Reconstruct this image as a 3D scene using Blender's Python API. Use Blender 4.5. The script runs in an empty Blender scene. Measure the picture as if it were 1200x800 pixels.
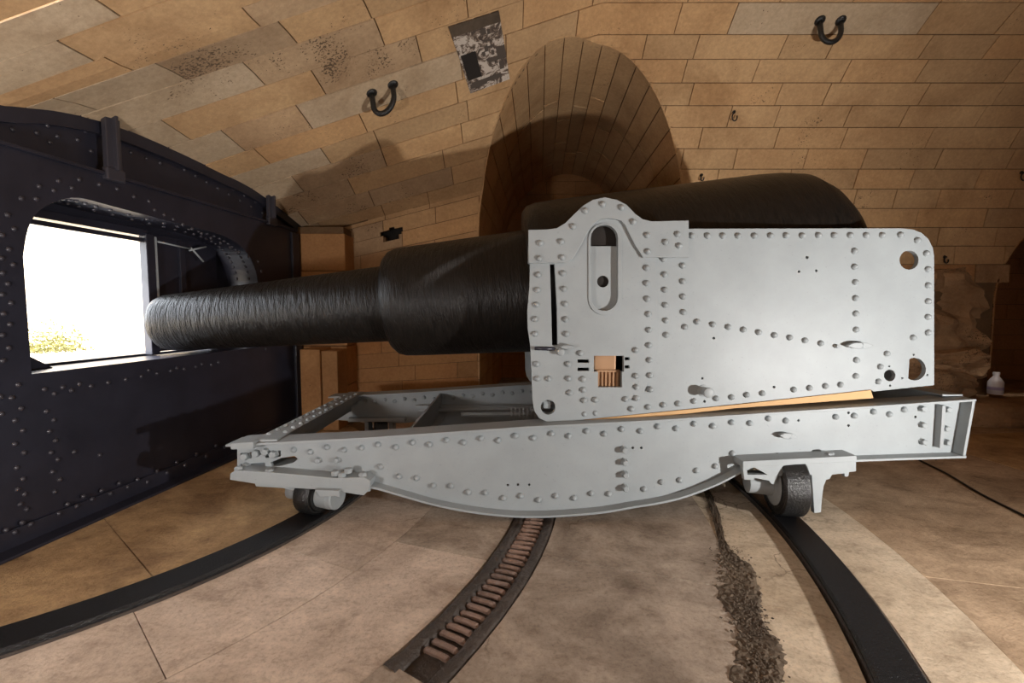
import bpy, bmesh, math, random
from mathutils import Vector, Matrix
random.seed(7)
PI = math.pi
scn = bpy.context.scene
col = scn.collection

# ------------------------------------------------------------------ camera
FPX = 533.333; EYE = 1.45; PITCH = math.atan(36 / FPX)
cam_d = bpy.data.cameras.new('camera'); cam = bpy.data.objects.new('camera', cam_d); col.objects.link(cam)
cam_d.sensor_width = 36; cam_d.lens = 16.0; cam_d.clip_start = .05; cam_d.clip_end = 200
cam.location = (0, 0, EYE); cam.rotation_euler = (PI / 2 - PITCH, 0, 0)
scn.camera = cam
# ------------------------------------------------------------------ world, lights, exposure
w = bpy.data.worlds.new('sky'); scn.world = w; w.use_nodes = True
bg = w.node_tree.nodes['Background']; bg.inputs[0].default_value = (.86, .92, 1, 1); bg.inputs[1].default_value = 11.0
def light(name, kind, loc, energy, size=.3, color=(1, 1, 1), target=None, spread=None):
    d = bpy.data.lights.new(name, kind); d.energy = energy; d.color = color
    if kind == 'AREA':
        d.shape = 'SQUARE'; d.size = size
        if spread: d.spread = spread
    elif kind == 'SUN': d.angle = size
    else: d.shadow_soft_size = size
    o = bpy.data.objects.new(name, d); col.objects.link(o); o.location = loc
    if target is not None: o.rotation_euler = (Vector(target) - Vector(loc)).to_track_quat('-Z', 'Y').to_euler()
    return o
key = light('work_lamp', 'SPOT', (3.4, .45, .72), 560, .05, (1, .97, .94), (-.2, 4.9, 2.2))
key.data.spot_size = math.radians(155); key.data.spot_blend = 1.0
light('fill_lamp', 'AREA', (.3, -1.1, 2.5), 18, 1.2, (1, .95, .92), (0, 4, 1.2))
light('left_lamp', 'AREA', (-2.3, .5, .95), 58, .3, (1, .96, .94), (-1.9, 4, 2.6))
light('sun', 'SUN', (-8, 1, 6), 14.0, .03, (1, .97, .93), (-8 + 1, 1 + .75, 6 - 1.15))
scn.view_settings.view_transform = 'Standard'; scn.view_settings.look = 'None'
scn.view_settings.gamma = 1; scn.view_settings.use_curve_mapping = False
scn.view_settings.exposure = 0.12

# ------------------------------------------------------------------ helpers
def ray(x, y):
    d = Vector(((x - 600) / FPX, 1, (400 - y) / FPX)); c, s = math.cos(PITCH), math.sin(PITCH)
    return Vector((d.x, d.y * c + d.z * s, -d.y * s + d.z * c))
def at(x, y, Y):                       # world point on the plane Y = const
    r = ray(x, y); return r * (Y / r.y) + Vector((0, 0, EYE))
def on_floor(x, y, z=0):
    r = ray(x, y); return r * ((z - EYE) / r.z) + Vector((0, 0, EYE))
def project(p):
    q = Vector(p) - Vector((0, 0, EYE)); c, s = math.cos(PITCH), math.sin(PITCH)
    y = q.y * c - q.z * s; z = q.y * s + q.z * c
    return 600 + FPX * q.x / y, 400 - FPX * z / y
def tag(o, label=None, cat=None, group=None, kind=None):
    if label: o['label'] = label
    if cat: o['category'] = cat
    if group: o['group'] = group
    if kind: o['kind'] = kind
    return o
def empty(name, loc, label=None, cat=None, group=None, kind=None):
    o = bpy.data.objects.new(name, None); col.objects.link(o); o.location = loc
    o.empty_display_size = .1
    return tag(o, label, cat, group, kind)
def link(name, me, parent=None, loc=None, rot=None):
    o = bpy.data.objects.new(name, me); col.objects.link(o)
    if parent is not None:
        o.parent = parent
        # all meshes are written in world coordinates: undo the parent's offset
        base = world_loc(parent)
        o.location = (Vector(loc) if loc is not None else Vector((0, 0, 0))) - base
    elif loc is not None: o.location = loc
    if rot is not None: o.rotation_euler = rot
    return o
def world_loc(o):
    v = Vector((0, 0, 0))
    while o is not None: v += o.location; o = o.parent
    return v
class MB:
    def __init__(s): s.v = []; s.f = []
    def add(s, vs, fs):
        n = len(s.v); s.v += [tuple(p) for p in vs]; s.f += [tuple(i + n for i in f) for f in fs]; return s
    def box(s, a, b, M=None):
        x0, y0, z0 = a; x1, y1, z1 = b
        vs = [Vector(p) for p in ((x0,y0,z0),(x1,y0,z0),(x1,y1,z0),(x0,y1,z0),(x0,y0,z1),(x1,y0,z1),(x1,y1,z1),(x0,y1,z1))]
        if M is not None: vs = [M @ v for v in vs]
        return s.add(vs, [(0,3,2,1),(4,5,6,7),(0,1,5,4),(1,2,6,5),(2,3,7,6),(3,0,4,7)])
    def hexa(s, p): return s.add(p, [(0,3,2,1),(4,5,6,7),(0,1,5,4),(1,2,6,5),(2,3,7,6),(3,0,4,7)])
    def prism(s, pts, y0, y1):            # pts: (x, z) outline, extruded along Y
        n = len(pts)
        s.add([(x, y0, z) for x, z in pts] + [(x, y1, z) for x, z in pts],
              [tuple(range(n)), tuple(range(2*n-1, n-1, -1))] + [(i, i+n, (i+1) % n + n, (i+1) % n) for i in range(n)])
        return s
    def tube(s, path, r, n=10, cap=True):
        path = [Vector(p) for p in path]; rings = []
        prev = None
        for i, p in enumerate(path):
            d = (path[min(i+1, len(path)-1)] - path[max(i-1, 0)]).normalized()
            if prev is None:
                a = d.orthogonal().normalized()
            else: a = (prev - d * prev.dot(d)).normalized()
            prev = a; b = d.cross(a)
            rr = r[i] if isinstance(r, (list, tuple)) else r
            rings.append([p + (a * math.cos(t) + b * math.sin(t)) * rr for t in [2*PI*k/n for k in range(n)]])
        vs = [v for R in rings for v in R]; fs = []
        for i in range(len(path)-1):
            for k in range(n): fs.append((i*n+k, i*n+(k+1) % n, (i+1)*n+(k+1) % n, (i+1)*n+k))
        if cap: fs += [tuple(range(n-1, -1, -1)), tuple((len(path)-1)*n+k for k in range(n))]
        return s.add(vs, fs)
    def lathe(s, org, axis, prof, n=32, close=False):   # prof: (distance along axis, radius)
        axis = Vector(axis).normalized(); a = axis.orthogonal().normalized(); b = axis.cross(a); org = Vector(org)
        vs = []; fs = []
        for d, r in prof:
            for k in range(n):
                t = 2*PI*k/n; vs.append(org + axis*d + (a*math.cos(t)+b*math.sin(t))*max(r, 1e-4))
        m = len(prof)
        for i in range(m-1):
            for k in range(n): fs.append((i*n+k, i*n+(k+1) % n, (i+1)*n+(k+1) % n, (i+1)*n+k))
        if not close: fs += [tuple(range(n-1, -1, -1)), tuple((m-1)*n+k for k in range(n))]
        return s.add(vs, fs)
    def mesh(s, name, mat, smooth=False):
        me = bpy.data.meshes.new(name); me.from_pydata(s.v, [], s.f)
        bm = bmesh.new(); bm.from_mesh(me); bmesh.ops.recalc_face_normals(bm, faces=bm.faces); bm.to_mesh(me); bm.free()
        me.materials.append(mat)
        if smooth: me.shade_smooth() if hasattr(me, 'shade_smooth') else [setattr(p, 'use_smooth', True) for p in me.polygons]
        return me
    def build(s, name, mat, parent=None, smooth=False, bevel=0, seg=2, sharp=None):
        me = s.mesh(name, mat, smooth)
        if smooth and sharp: me.set_sharp_from_angle(angle=math.radians(sharp))
        base = Vector((0, 0, 0)); 
        o = link(name, me, parent)
        if bevel:
            m = o.modifiers.new('bevel', 'BEVEL'); m.width = bevel; m.segments = seg; m.limit_method = 'ANGLE'; m.angle_limit = math.radians(40)
        return o
def place_origin(o, p):                    # move a world-coordinate mesh object's origin to p
    p = Vector(p); o.data.transform(Matrix.Translation(-p)); o.location += p; return o
def plate(outline, holes, y0, y1, bev=0, fn=None):   # flat plate with holes; outline in (x, z); returns MB-like mesh data
    cu = bpy.data.curves.new('c', 'CURVE'); cu.dimensions = '2D'; cu.fill_mode = 'BOTH'
    for pts in [outline] + holes:
        sp = cu.splines.new('POLY'); sp.points.add(len(pts)-1)
        for i, (x, z) in enumerate(pts): sp.points[i].co = (x, z, 0, 1)
        sp.use_cyclic_u = True
    cu.extrude = (y1-y0)/2; cu.bevel_depth = bev; cu.bevel_resolution = 1; cu.offset = -bev
    o = bpy.data.objects.new('c', cu); col.objects.link(o)
    dg = bpy.context.evaluated_depsgraph_get(); me = bpy.data.meshes.new_from_object(o.evaluated_get(dg))
    ym = (y0+y1)/2; mb = MB()
    def T(v):
        x, z, h = v; y = ym - h
        return fn(x, y, z) if fn else (x, y, z)
    mb.add([T(v.co) for v in me.vertices], [tuple(p.vertices) for p in me.polygons])
    bpy.data.objects.remove(o); bpy.data.curves.remove(cu); bpy.data.meshes.remove(me)
    bm = bmesh.new(); vs = [bm.verts.new(v) for v in mb.v]
    for f in mb.f:
        try: bm.faces.new([vs[i] for i in f])
        except ValueError: pass
    bmesh.ops.remove_doubles(bm, verts=bm.verts, dist=1e-5)
    bm.verts.index_update(); mb.v = [tuple(v.co) for v in bm.verts]; mb.f = [tuple(v.index for v in f.verts) for f in bm.faces]; bm.free()
    return mb
def ell(cx, cz, rx, rz=None, n=20, a0=0, a1=2*PI):
    rz = rz or rx; full = abs(a1-a0-2*PI) < 1e-6
    return [(cx+rx*math.cos(a0+(a1-a0)*i/(n if full else n-1)), cz+rz*math.sin(a0+(a1-a0)*i/(n if full else n-1))) for i in range(n)]
def px2(pts, Y): return [(lambda p: (p.x, p.z))(at(x, y, Y)) for x, y in pts]
def smooth_curve(pts, n=6):                # Catmull-Rom through 2D points
    out = []
    for i in range(len(pts)-1):
        p0 = pts[max(i-1, 0)]; p1 = pts[i]; p2 = pts[i+1]; p3 = pts[min(i+2, len(pts)-1)]
        for k in range(n):
            t = k/n
            out.append(tuple(.5*((2*p1[j]) + (-p0[j]+p2[j])*t + (2*p0[j]-5*p1[j]+4*p2[j]-p3[j])*t*t + (-p0[j]+3*p1[j]-3*p2[j]+p3[j])*t**3) for j in range(len(p1))))
    out.append(tuple(pts[-1])); return out

# ------------------------------------------------------------------ materials
def new_mat(name):
    m = bpy.data.materials.new(name); m.use_nodes = True; nt = m.node_tree; b = nt.nodes['Principled BSDF']
    return m, nt, b
def N(nt, t, **kw):
    n = nt.nodes.new(t)
    for k, v in kw.items():
        if k in n.inputs.keys() if hasattr(n.inputs, 'keys') else False: n.inputs[k].default_value = v
        else: setattr(n, k, v)
    return n
def ramp(nt, src, stops):
    r = nt.nodes.new('ShaderNodeValToRGB'); e = r.color_ramp.elements
    while len(e) < len(stops): e.new(.5)
    for i, (p, c) in enumerate(stops): e[i].position = p; e[i].color = (*c, 1) if len(c) == 3 else c
    nt.links.new(src, r.inputs[0]); return r.outputs[0]
def mix(nt, fac, a, b, mode='MIX'):
    m = nt.nodes.new('ShaderNodeMix'); m.data_type = 'RGBA'; m.blend_type = mode
    for s, v in ((m.inputs[0], fac), (m.inputs[6], a), (m.inputs[7], b)):
        if hasattr(v, 'is_linked'): nt.links.new(v, s)
        elif isinstance(v, tuple): s.default_value = (*v, 1) if len(v) == 3 else v
        else: s.default_value = v
    return m.outputs[2]
def noise(nt, vec, scale, detail=6, rough=.6, dist=0):
    n = nt.nodes.new('ShaderNodeTexNoise'); n.inputs['Scale'].default_value = scale; n.inputs['Detail'].default_value = detail
    n.inputs['Roughness'].default_value = rough; n.inputs['Distortion'].default_value = dist
    nt.links.new(vec, n.inputs['Vector']); return n.outputs['Fac']
def geo_pos(nt): return nt.nodes.new('ShaderNodeNewGeometry').outputs['Position']
def bump(nt, b, h, strength=.3, dist=.01):
    n = nt.nodes.new('ShaderNodeBump'); n.inputs['Strength'].default_value = strength; n.inputs['Distance'].default_value = dist
    nt.links.new(h, n.inputs['Height']); nt.links.new(n.outputs[0], b.inputs['Normal']); return n
def stone_mat(name, c0, c1, speck=(.13, .085, .05), speck_lo=.70, rough=.9, var=.16, bstr=.35, pits=True):
    m, nt, b = new_mat(name); P = geo_pos(nt)
    base = ramp(nt, noise(nt, P, 1.3, 6, .6), [(.3, c0), (.7, c1)])
    oi = nt.nodes.new('ShaderNodeObjectInfo')
    tint = ramp(nt, oi.outputs['Random'], [(0, (1-var, 1-var*.95, 1-var*.85)), (.35, (1-var*.3,)*3), (.75, (1, 1, 1)), (1, (1.0, .93, .86))])
    base = mix(nt, 1.0, base, tint, 'MULTIPLY')
    fine = ramp(nt, noise(nt, P, 28, 8, .7), [(.3, (.78, .76, .74)), (.65, (1.08, 1.08, 1.08))])
    base = mix(nt, .8, base, fine, 'MULTIPLY')
    stain = ramp(nt, noise(nt, P, .8, 8, .65, .6), [(.50, (0, 0, 0)), (.72, (.8, .8, .8))])
    base = mix(nt, stain, base, mix(nt, 1.0, base, (.62, .55, .48), 'MULTIPLY'))
    if pits:
        sp = noise(nt, P, 55, 3, .55); area = noise(nt, P, 2.1, 4, .6)
        mm = nt.nodes.new('ShaderNodeMath'); mm.operation = 'MULTIPLY'; nt.links.new(sp, mm.inputs[0]); nt.links.new(area, mm.inputs[1])
        base = mix(nt, ramp(nt, mm.outputs[0], [(speck_lo*.58, (0, 0, 0)), (speck_lo*.62, (1, 1, 1))]), base, speck)
    nt.links.new(base, b.inputs['Base Color']); b.inputs['Roughness'].default_value = rough
    b.inputs['Specular IOR Level'].default_value = .25
    bump(nt, b, noise(nt, P, 22, 8, .7), bstr, .012)
    return m
def paint_mat(name, c, rough=.42, bscale=30, bstr=.08, dirt=.12, metallic=0):
    m, nt, b = new_mat(name); P = geo_pos(nt)
    bd = .006 if bstr < .5 else .016
    cc = ramp(nt, noise(nt, P, 3.5, 6, .6), [(.3, tuple(x*(1-dirt) for x in c)), (.65, c)])
    fl = ramp(nt, noise(nt, P, 60, 4, .6), [(.28, (.72, .7, .68)), (.36, (1, 1, 1))])
    cc = mix(nt, .5, cc, fl, 'MULTIPLY')
    nt.links.new(cc, b.inputs['Base Color']); b.inputs['Roughness'].default_value = rough; b.inputs['Metallic'].default_value = metallic
    bump(nt, b, noise(nt, P, bscale, 5, .6), bstr, bd)
    return m
def floor_mat(name, c0, c1, rough=.8, var=.1, bstr=.35):
    m, nt, b = new_mat(name); P = geo_pos(nt)
    base = ramp(nt, noise(nt, P, 1.6, 9, .68, .5), [(.34, c0), (.60, c1)])
    oi = nt.nodes.new('ShaderNodeObjectInfo')
    base = mix(nt, 1.0, base, ramp(nt, oi.outputs['Random'], [(0, (1-var,)*3), (1, (1, 1, 1))]), 'MULTIPLY')
    mp = nt.nodes.new('ShaderNodeMapping'); nt.links.new(P, mp.inputs[0]); mp.inputs['Scale'].default_value = (3, 4.6, 4); mp.inputs['Rotation'].default_value = (0, 0, .5)
    sw = noise(nt, mp.outputs[0], 1.4, 8, .7, .4)
    base = mix(nt, .85, base, ramp(nt, sw, [(.32, (.58, .53, .49)), (.47, (.94, .92, .90)), (.66, (1.16, 1.15, 1.14))]), 'MULTIPLY')
    base = mix(nt, .8, base, ramp(nt, noise(nt, P, 42, 8, .78), [(.33, (.62, .58, .54)), (.5, (1, 1, 1)), (.68, (1.14, 1.13, 1.1))]), 'MULTIPLY')
    vo = nt.nodes.new('ShaderNodeTexVoronoi'); vo.feature = 'DISTANCE_TO_EDGE'; vo.inputs['Scale'].default_value = 1.1
    wp = nt.nodes.new('ShaderNodeVectorMath'); wp.operation = 'ADD'; nn = nt.nodes.new('ShaderNodeTexNoise'); nn.inputs['Scale'].default_value = 3; nn.inputs['Detail'].default_value = 8
    nt.links.new(P, nn.inputs['Vector']); sc = nt.nodes.new('ShaderNodeVectorMath'); sc.operation = 'SCALE'; sc.inputs['Scale'].default_value = .5
    nt.links.new(nn.outputs['Color'], sc.inputs[0]); nt.links.new(P, wp.inputs[0]); nt.links.new(sc.outputs[0], wp.inputs[1]); nt.links.new(wp.outputs[0], vo.inputs['Vector'])
    crack = ramp(nt, vo.outputs['Distance'], [(.0, (1, 1, 1)), (.007, (0, 0, 0))])
    part = ramp(nt, noise(nt, P, .9, 2, .5), [(.52, (0, 0, 0)), (.6, (.8, .8, .8))])
    cm = mix(nt, 1.0, crack, part, 'MULTIPLY')
    base = mix(nt, cm, base, (.10, .065, .04))
    nt.links.new(base, b.inputs['Base Color']); b.inputs['Roughness'].default_value = rough; b.inputs['Specular IOR Level'].default_value = .35
    bump(nt, b, noise(nt, P, 24, 10, .75), bstr*1.8, .012)
    return m
M_VAULT = stone_mat('vault_limestone', (.49, .30, .15), (.67, .435, .225))
M_PALE = stone_mat('pale_grey_limestone', (.48, .355, .225), (.60, .46, .31), var=.1)
M_ROUGHVAULT = stone_mat('weathered_limestone', (.38, .245, .14), (.60, .42, .25), speck_lo=.60)
M_WALL = stone_mat('wall_limestone', (.40, .20, .085), (.52, .28, .12))
M_MORTAR = stone_mat('mortar', (.16, .095, .05), (.22, .135, .07), pits=False)
M_ROCK = stone_mat('rough_rock', (.22, .12, .06), (.62, .39, .21), speck_lo=.6, bstr=.9)
M_SAND = stone_mat('joint_sand', (.20, .13, .075), (.28, .19, .11), pits=False)
M_SLAB = floor_mat('floor_stone_warm', (.30, .20, .12), (.52, .37, .24), rough=.8, var=.12)
M_SLAB_CREAM = floor_mat('floor_stone_cream', (.50, .385, .265), (.70, .57, .42))
M_SLAB_PINK = floor_mat('floor_stone_pinkish', (.46, .36, .28), (.68, .55, .44), rough=.8, var=.12)
M_SLAB_GREY = floor_mat('floor_stone_worn', (.24, .185, .14), (.50, .405, .32), rough=.75, var=.08)
M_SLAB_OCHRE = floor_mat('floor_stone_ochre', (.28, .165, .08), (.56, .37, .19), rough=.8, var=.1, bstr=.6)
M_GREY = paint_mat('pale_grey_paint', (.315, .342, .352), .5)
M_GREYD = paint_mat('pale_grey_flange_paint', (.31, .33, .34), .55)
M_IRON = paint_mat('black_iron_paint', (.024, .024, .036), .36, 9, .3, .3)
M_IRONRIV = paint_mat('black_rivet_paint', (.045, .042, .052), .28)
M_WHEEL = paint_mat('black_wheel_iron', (.014, .014, .014), .28, 60, .5)
M_RAIL = paint_mat('black_rail_iron', (.009, .009, .010), .27, 85, .8)
M_RUST = paint_mat('rusty_rack_iron', (.080, .060, .048), .5, 30, 1.0, .5)
M_RUNG = paint_mat('worn_rung_iron', (.30, .19, .14), .38, 50, .8, .5)
M_WOOD = paint_mat('pale_pine', (.60, .36, .16), .7, 20, .2)
M_BRASS = paint_mat('bronze', (.46, .27, .15), .4, 20, .1, .2, .3)
M_HOLE = paint_mat('painted_hole_shade', (.02, .015, .012), .9)  # near-black colour paints the shade inside openings
M_WHITE = paint_mat('white_plastic', (.75, .70, .72), .35, 10, .02, .03)
M_BLUE = paint_mat('violet_print', (.48, .40, .60), .5)
M_CABLE = paint_mat('black_rubber', (.012, .011, .01), .5)
M_PALEWALL = stone_mat('sunlit_stone', (.70, .58, .42), (.80, .68, .52), pits=False, var=0)
M_LEAF = paint_mat('dry_shrub_leaf', (.22, .22, .08), .8)

def barrel_mat():
    m, nt, b = new_mat('tarry_black_barrel_paint')
    tc = nt.nodes.new('ShaderNodeTexCoord'); mp = nt.nodes.new('ShaderNodeMapping')
    nt.links.new(tc.outputs['Object'], mp.inputs[0]); mp.inputs['Scale'].default_value = (20, 4.2, 4.2)
    mp2 = nt.nodes.new('ShaderNodeMapping'); nt.links.new(tc.outputs['Object'], mp2.inputs[0]); mp2.inputs['Scale'].default_value = (60, 12, 12)
    n1 = noise(nt, mp.outputs[0], 1, 5, .6, .5); n2 = noise(nt, mp2.outputs[0], 1, 5, .65, .3)
    a = nt.nodes.new('ShaderNodeMath'); a.operation = 'MULTIPLY_ADD'; nt.links.new(n2, a.inputs[0]); a.inputs[1].default_value = .45; nt.links.new(n1, a.inputs[2])
    sep = nt.nodes.new('ShaderNodeSeparateXYZ'); nt.links.new(tc.outputs['Object'], sep.inputs[0])
    mr = nt.nodes.new('ShaderNodeMapRange'); nt.links.new(sep.outputs['X'], mr.inputs[0])
    mr.inputs['From Min'].default_value = 0; mr.inputs['From Max'].default_value = 3.6; mr.inputs['To Min'].default_value = 1.0; mr.inputs['To Max'].default_value = .28
    cc = ramp(nt, n2, [(.3, (.005, .0045, .004)), (.7, (.016, .013, .011))])
    nt.links.new(cc, b.inputs['Base Color']); b.inputs['Roughness'].default_value = .36; b.inputs['Specular IOR Level'].default_value = .24
    bn = bump(nt, b, a.outputs[0], 1.0, .035); nt.links.new(mr.outputs[0], bn.inputs['Strength'])
    return m
M_BARREL = barrel_mat()

# ================================================================== the vault surface
WY, RV, SPR, CY = 6.2, 2.8, 2.08, 3.4         # far wall, vault radius, springing height, centre
XB = .9                                        # where the front vault breaks to the rear barrel vault
SH_A, SH_B = -3.36, .119                       # shield plane: X = SH_A + SH_B * Y
def W(Y, z, o=0): return Vector((SH_A + SH_B*Y + .993*o, Y - .118*o, z))
def on_shield(x, y, o=0):
    r = ray(x, y); X0 = SH_A + o*(.993+.119*.118)
    t = X0/(r.x - SH_B*r.y); p = r*t + Vector((0, 0, EYE)); return p
def sh_yz(x, y, o=0):
    p = on_shield(x, y, o); return (p.y + .118*o, p.z)
arch_px = [(367, 275), (340, 252), (300, 222), (260, 201), (200, 172), (130, 143), (60, 127), (0, 121)]
arch = [sh_yz(*q) for q in arch_px]
ymid = 3.45
near = [(2*ymid - a, z) for a, z in arch if a > 4.4][::1]
near = sorted(near, key=lambda q: -q[0])
yl, zl = arch[-1]
F_poly = smooth_curve(arch + [(yl-.6, zl-.10), (yl-1.2, zl-.30), (yl-1.7, zl-.56), (yl-2.0, zl-.78)], 6)
F_len = [0]
for i in range(1, len(F_poly)): F_len.append(F_len[-1] + math.dist(F_poly[i], F_poly[i-1]))
F_TOT = F_len[-1]; F_Z0 = F_poly[0][1]; F_Y0 = F_poly[0][0]
def Fpt(s):                                    # s = arc length; negative runs down the wall
    if s <= 0: return (F_Y0, F_Z0 + s)
    if s >= F_TOT: return (F_poly[-1][0], F_poly[-1][1] - (s-F_TOT))
    for i in range(1, len(F_len)):
        if F_len[i] >= s:
            t = (s-F_len[i-1])/(F_len[i]-F_len[i-1]); a, b = F_poly[i-1], F_poly[i]
            return (a[0]+(b[0]-a[0])*t, a[1]+(b[1]-a[1])*t)
S_END = 6.4                                    # rear vault arc kept up to here, then it runs on over the camera
def Rpt(s):
    if s <= 0: return (WY, SPR + s)
    if s <= S_END: return (WY - RV*(1-math.cos(s/RV)), SPR + RV*math.sin(s/RV))
    a = S_END/RV; y0 = WY - RV*(1-math.cos(a)); z0 = SPR + RV*math.sin(a)
    L = y0 + 1.6; k = (s-S_END)
    if k <= L: return (y0-k, z0 - .5*k/L)
    return (-1.6, z0 - .5 - (k-L))
def mapF(s):
    if s <= 1.28: return (s-1.28)*F_Z0/(SPR+1.28)
    if s <= 3.75: return (s-1.28)/.77
    return 3.208 + (s-3.75)*.85
def surf(X, s, off=0):
    def base(X, s):
        r = Rpt(s)
        if X >= XB: return Vector((X, r[0], r[1]))
        f = Fpt(mapF(s)); Xf = SH_A + SH_B*f[0]
        u = (X-Xf)/(XB-Xf)
        return Vector((X, f[0] + (r[0]-f[0])*u, f[1] + (r[1]-f[1])*u))
    p = base(X, s)
    if off:
        a = base(X, s+.03) - base(X, s-.03); b = base(X+.03, s) - base(X-.03, s)
        n = a.cross(b).normalized()
        if n.dot(Vector((0, CY, 1.5)) - Vector((0, p.y, p.z))) < 0: n = -n
        p = p + n*off
    return p
def hit(x, y, s0=2.0, X0=0.):                  # pixel -> (X, s) on the vault
    X, s = X0, s0
    for _ in range(40):
        q = project(surf(X, s)); e = (x-q[0], y-q[1])
        qa = project(surf(X+.01, s)); qb = project(surf(X, s+.01))
        a, b, c, d = (qa[0]-q[0])/.01, (qb[0]-q[0])/.01, (qa[1]-q[1])/.01, (qb[1]-q[1])/.01
        D = a*d-b*c; X += max(-.5, min(.5, (d*e[0]-b*e[1])/D)); s += max(-.4, min(.4, (-c*e[0]+a*e[1])/D))
        if abs(e[0])+abs(e[1]) < .05: break
    return X, s
# ---- side recesses cut in the far wall (elliptic arches on an almost perpendicular axis)
AX = .06
RECESSES = [dict(c=.92, a=1.37, h=1.96, z=2.35), dict(c=7.85, a=1.3, h=1.35, z=1.55)]
def rec_side(p, R):                            # <0 inside the opening
    x = p.x - (R['c'] + AX*(p.y-6)); 
    if p.z <= R['z']: return abs(x)/R['a'] - 1
    return math.hypot(x/R['a'], (p.z-R['z'])/R['h']) - 1
def snap(p, R):                                # push a point just inside the arch out to its rim
    xc = R['c'] + AX*(p.y-6); x = p.x-xc
    if p.z <= R['z']: return Vector((xc + math.copysign(R['a'], x), p.y, p.z))
    k = 1/max(math.hypot(x/R['a'], (p.z-R['z'])/R['h']), 1e-4)
    return Vector((xc+x*k, p.y, R['z']+(p.z-R['z'])*k))
HOLES = [(hit(459, 274, .8, -1.6), .085)]
def in_hole(X, s):
    for (hx, hs), r in HOLES:
        if math.hypot((X-hx)/1.3, s-hs) < r*(1+.25*math.sin(5*math.atan2(s-hs, X-hx))): return True
    return False
def patch_mesh(X0, X1, s0, s1, off, back, nx, ns, wob=0, cut=True):
    """curved block of masonry on the vault; cells inside an arch are removed"""
    R = None
    if cut:
        hits_ = [r for r in RECESSES if X1 > r['c']-r['a']-.4 and X0 < r['c']+r['a']+.5 and s0 < 3.2]
        if hits_: R = hits_[0]
        near_hole = any(abs((X0+X1)/2-h[0][0]) < .9 and abs((s0+s1)/2-h[0][1]) < .4 and s1-s0 < .7 for h in HOLES)
        if R: nx = max(nx, int((X1-X0)/.06)); ns = max(ns, int((s1-s0)/.06)+1)
        if near_hole: nx = max(nx, int((X1-X0)/.035)); ns = max(ns, int((s1-s0)/.035)+1)
    else: near_hole = False
    grid = {}; ins = {}
    for i in range(nx+1):
        for j in range(ns+1):
            X = X0+(X1-X0)*i/nx; s = s0+(s1-s0)*j/ns
            p = surf(X, s, off)
            ins[i, j] = bool((R and rec_side(p, R) < 0))
            if near_hole and in_hole(X, s): ins[i, j] = 2
            grid[i, j] = p
    keep = [(i, j) for i in range(nx) for j in range(ns) if not all(ins[a] for a in ((i, j), (i+1, j), (i+1, j+1), (i, j+1)))
            and not any(ins[a] == 2 for a in ((i, j), (i+1, j), (i+1, j+1), (i, j+1)))]
    if not keep: return None
    for k in grid:
        if ins[k] is True: grid[k] = snap(grid[k], R)
    used = {}; v = []; f = []
    def vid(k, layer):
        if (k, layer) not in used:
            p = grid[k]
            if layer:
                X = X0+(X1-X0)*k[0]/nx; s = s0+(s1-s0)*k[1]/ns
                p = p + (surf(X, s, off-back) - surf(X, s, off))
            used[k, layer] = len(v); v.append(tuple(p))
        return used[k, layer]
    ks = set(keep)
    for i, j in keep:
        c = [(i, j), (i+1, j), (i+1, j+1), (i, j+1)]
        f.append([vid(k, 0) for k in c])
        for (di, dj), (a, b) in (((0, -1), (c[0], c[1])), ((1, 0), (c[1], c[2])), ((0, 1), (c[2], c[3])), ((-1, 0), (c[3], c[0]))):
            if (i+di, j+dj) not in ks: f.append([vid(b, 0), vid(a, 0), vid(a, 1), vid(b, 1)])
    mb = MB(); mb.v = v; mb.f = f
    return mb

vault_front = empty('ceiling', (-1, 4, 3.5), kind='structure')
vault_rear = empty('ceiling', (3, 4, 4), kind='structure')
wall_back = empty('wall_back', (1, 6.2, 0), kind='structure')
for st, lb in ((vault_front, 'limestone vault sloping down to the black iron shield'), (vault_rear, 'limestone barrel vault above the breech end of the gun'), (wall_back, 'limestone wall behind the gun')):
    st['label'] = lb
# backing (mortar) skins
def skin(name, X0, X1, s0, s1, nx, ns, parent, off=-.012, mat=None):
    mb = patch_mesh(X0, X1, s0, s1, off, .10, nx, ns)
    return mb.build(name, mat or M_MORTAR, parent)
(hx, hs), hr = HOLES[0]
skin('mortar_bed', -3.35, hx-.3, 0, 4.6, 30, 70, vault_front)
skin('mortar_bed', hx+.3, XB, 0, 4.6, 50, 70, vault_front)
skin('mortar_bed', hx-.3, hx+.3, 0, hs-.3, 8, 12, vault_front)
skin('mortar_bed', hx-.3, hx+.3, hs-.3, hs+.3, 16, 16, vault_front)
skin('mortar_bed', hx-.3, hx+.3, hs+.3, 4.6, 8, 50, vault_front)
skin('mortar_bed', XB, 4.5, 0, 4.6, 60, 70, vault_rear)
skin('mortar_bed', 4.5, 9.2, 0, 4.6, 60, 70, vault_rear)
skin('mortar_bed', -3.2, 4.5, -2.2, 0, 100, 34, wall_back)
skin('mortar_bed', 4.5, 9.2, -2.2, 0, 60, 34, wall_back)
def plain(name, X0, X1, s0, s1, nx, ns, parent):
    mb = MB(); 
    vs = [surf(X0+(X1-X0)*i/nx, s0+(s1-s0)*j/ns) for i in range(nx+1) for j in range(ns+1)]
    mb.add(vs, [(i*(ns+1)+j, (i+1)*(ns+1)+j, (i+1)*(ns+1)+j+1, i*(ns+1)+j+1) for i in range(nx) for j in range(ns)])
    return mb.build(name, M_VAULT, parent)
plain('plain_soffit', -3.35, XB, 4.6, 14, 12, 60, vault_front)
plain('plain_soffit', XB, 9.2, 4.6, 14, 8, 60, vault_rear)

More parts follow.
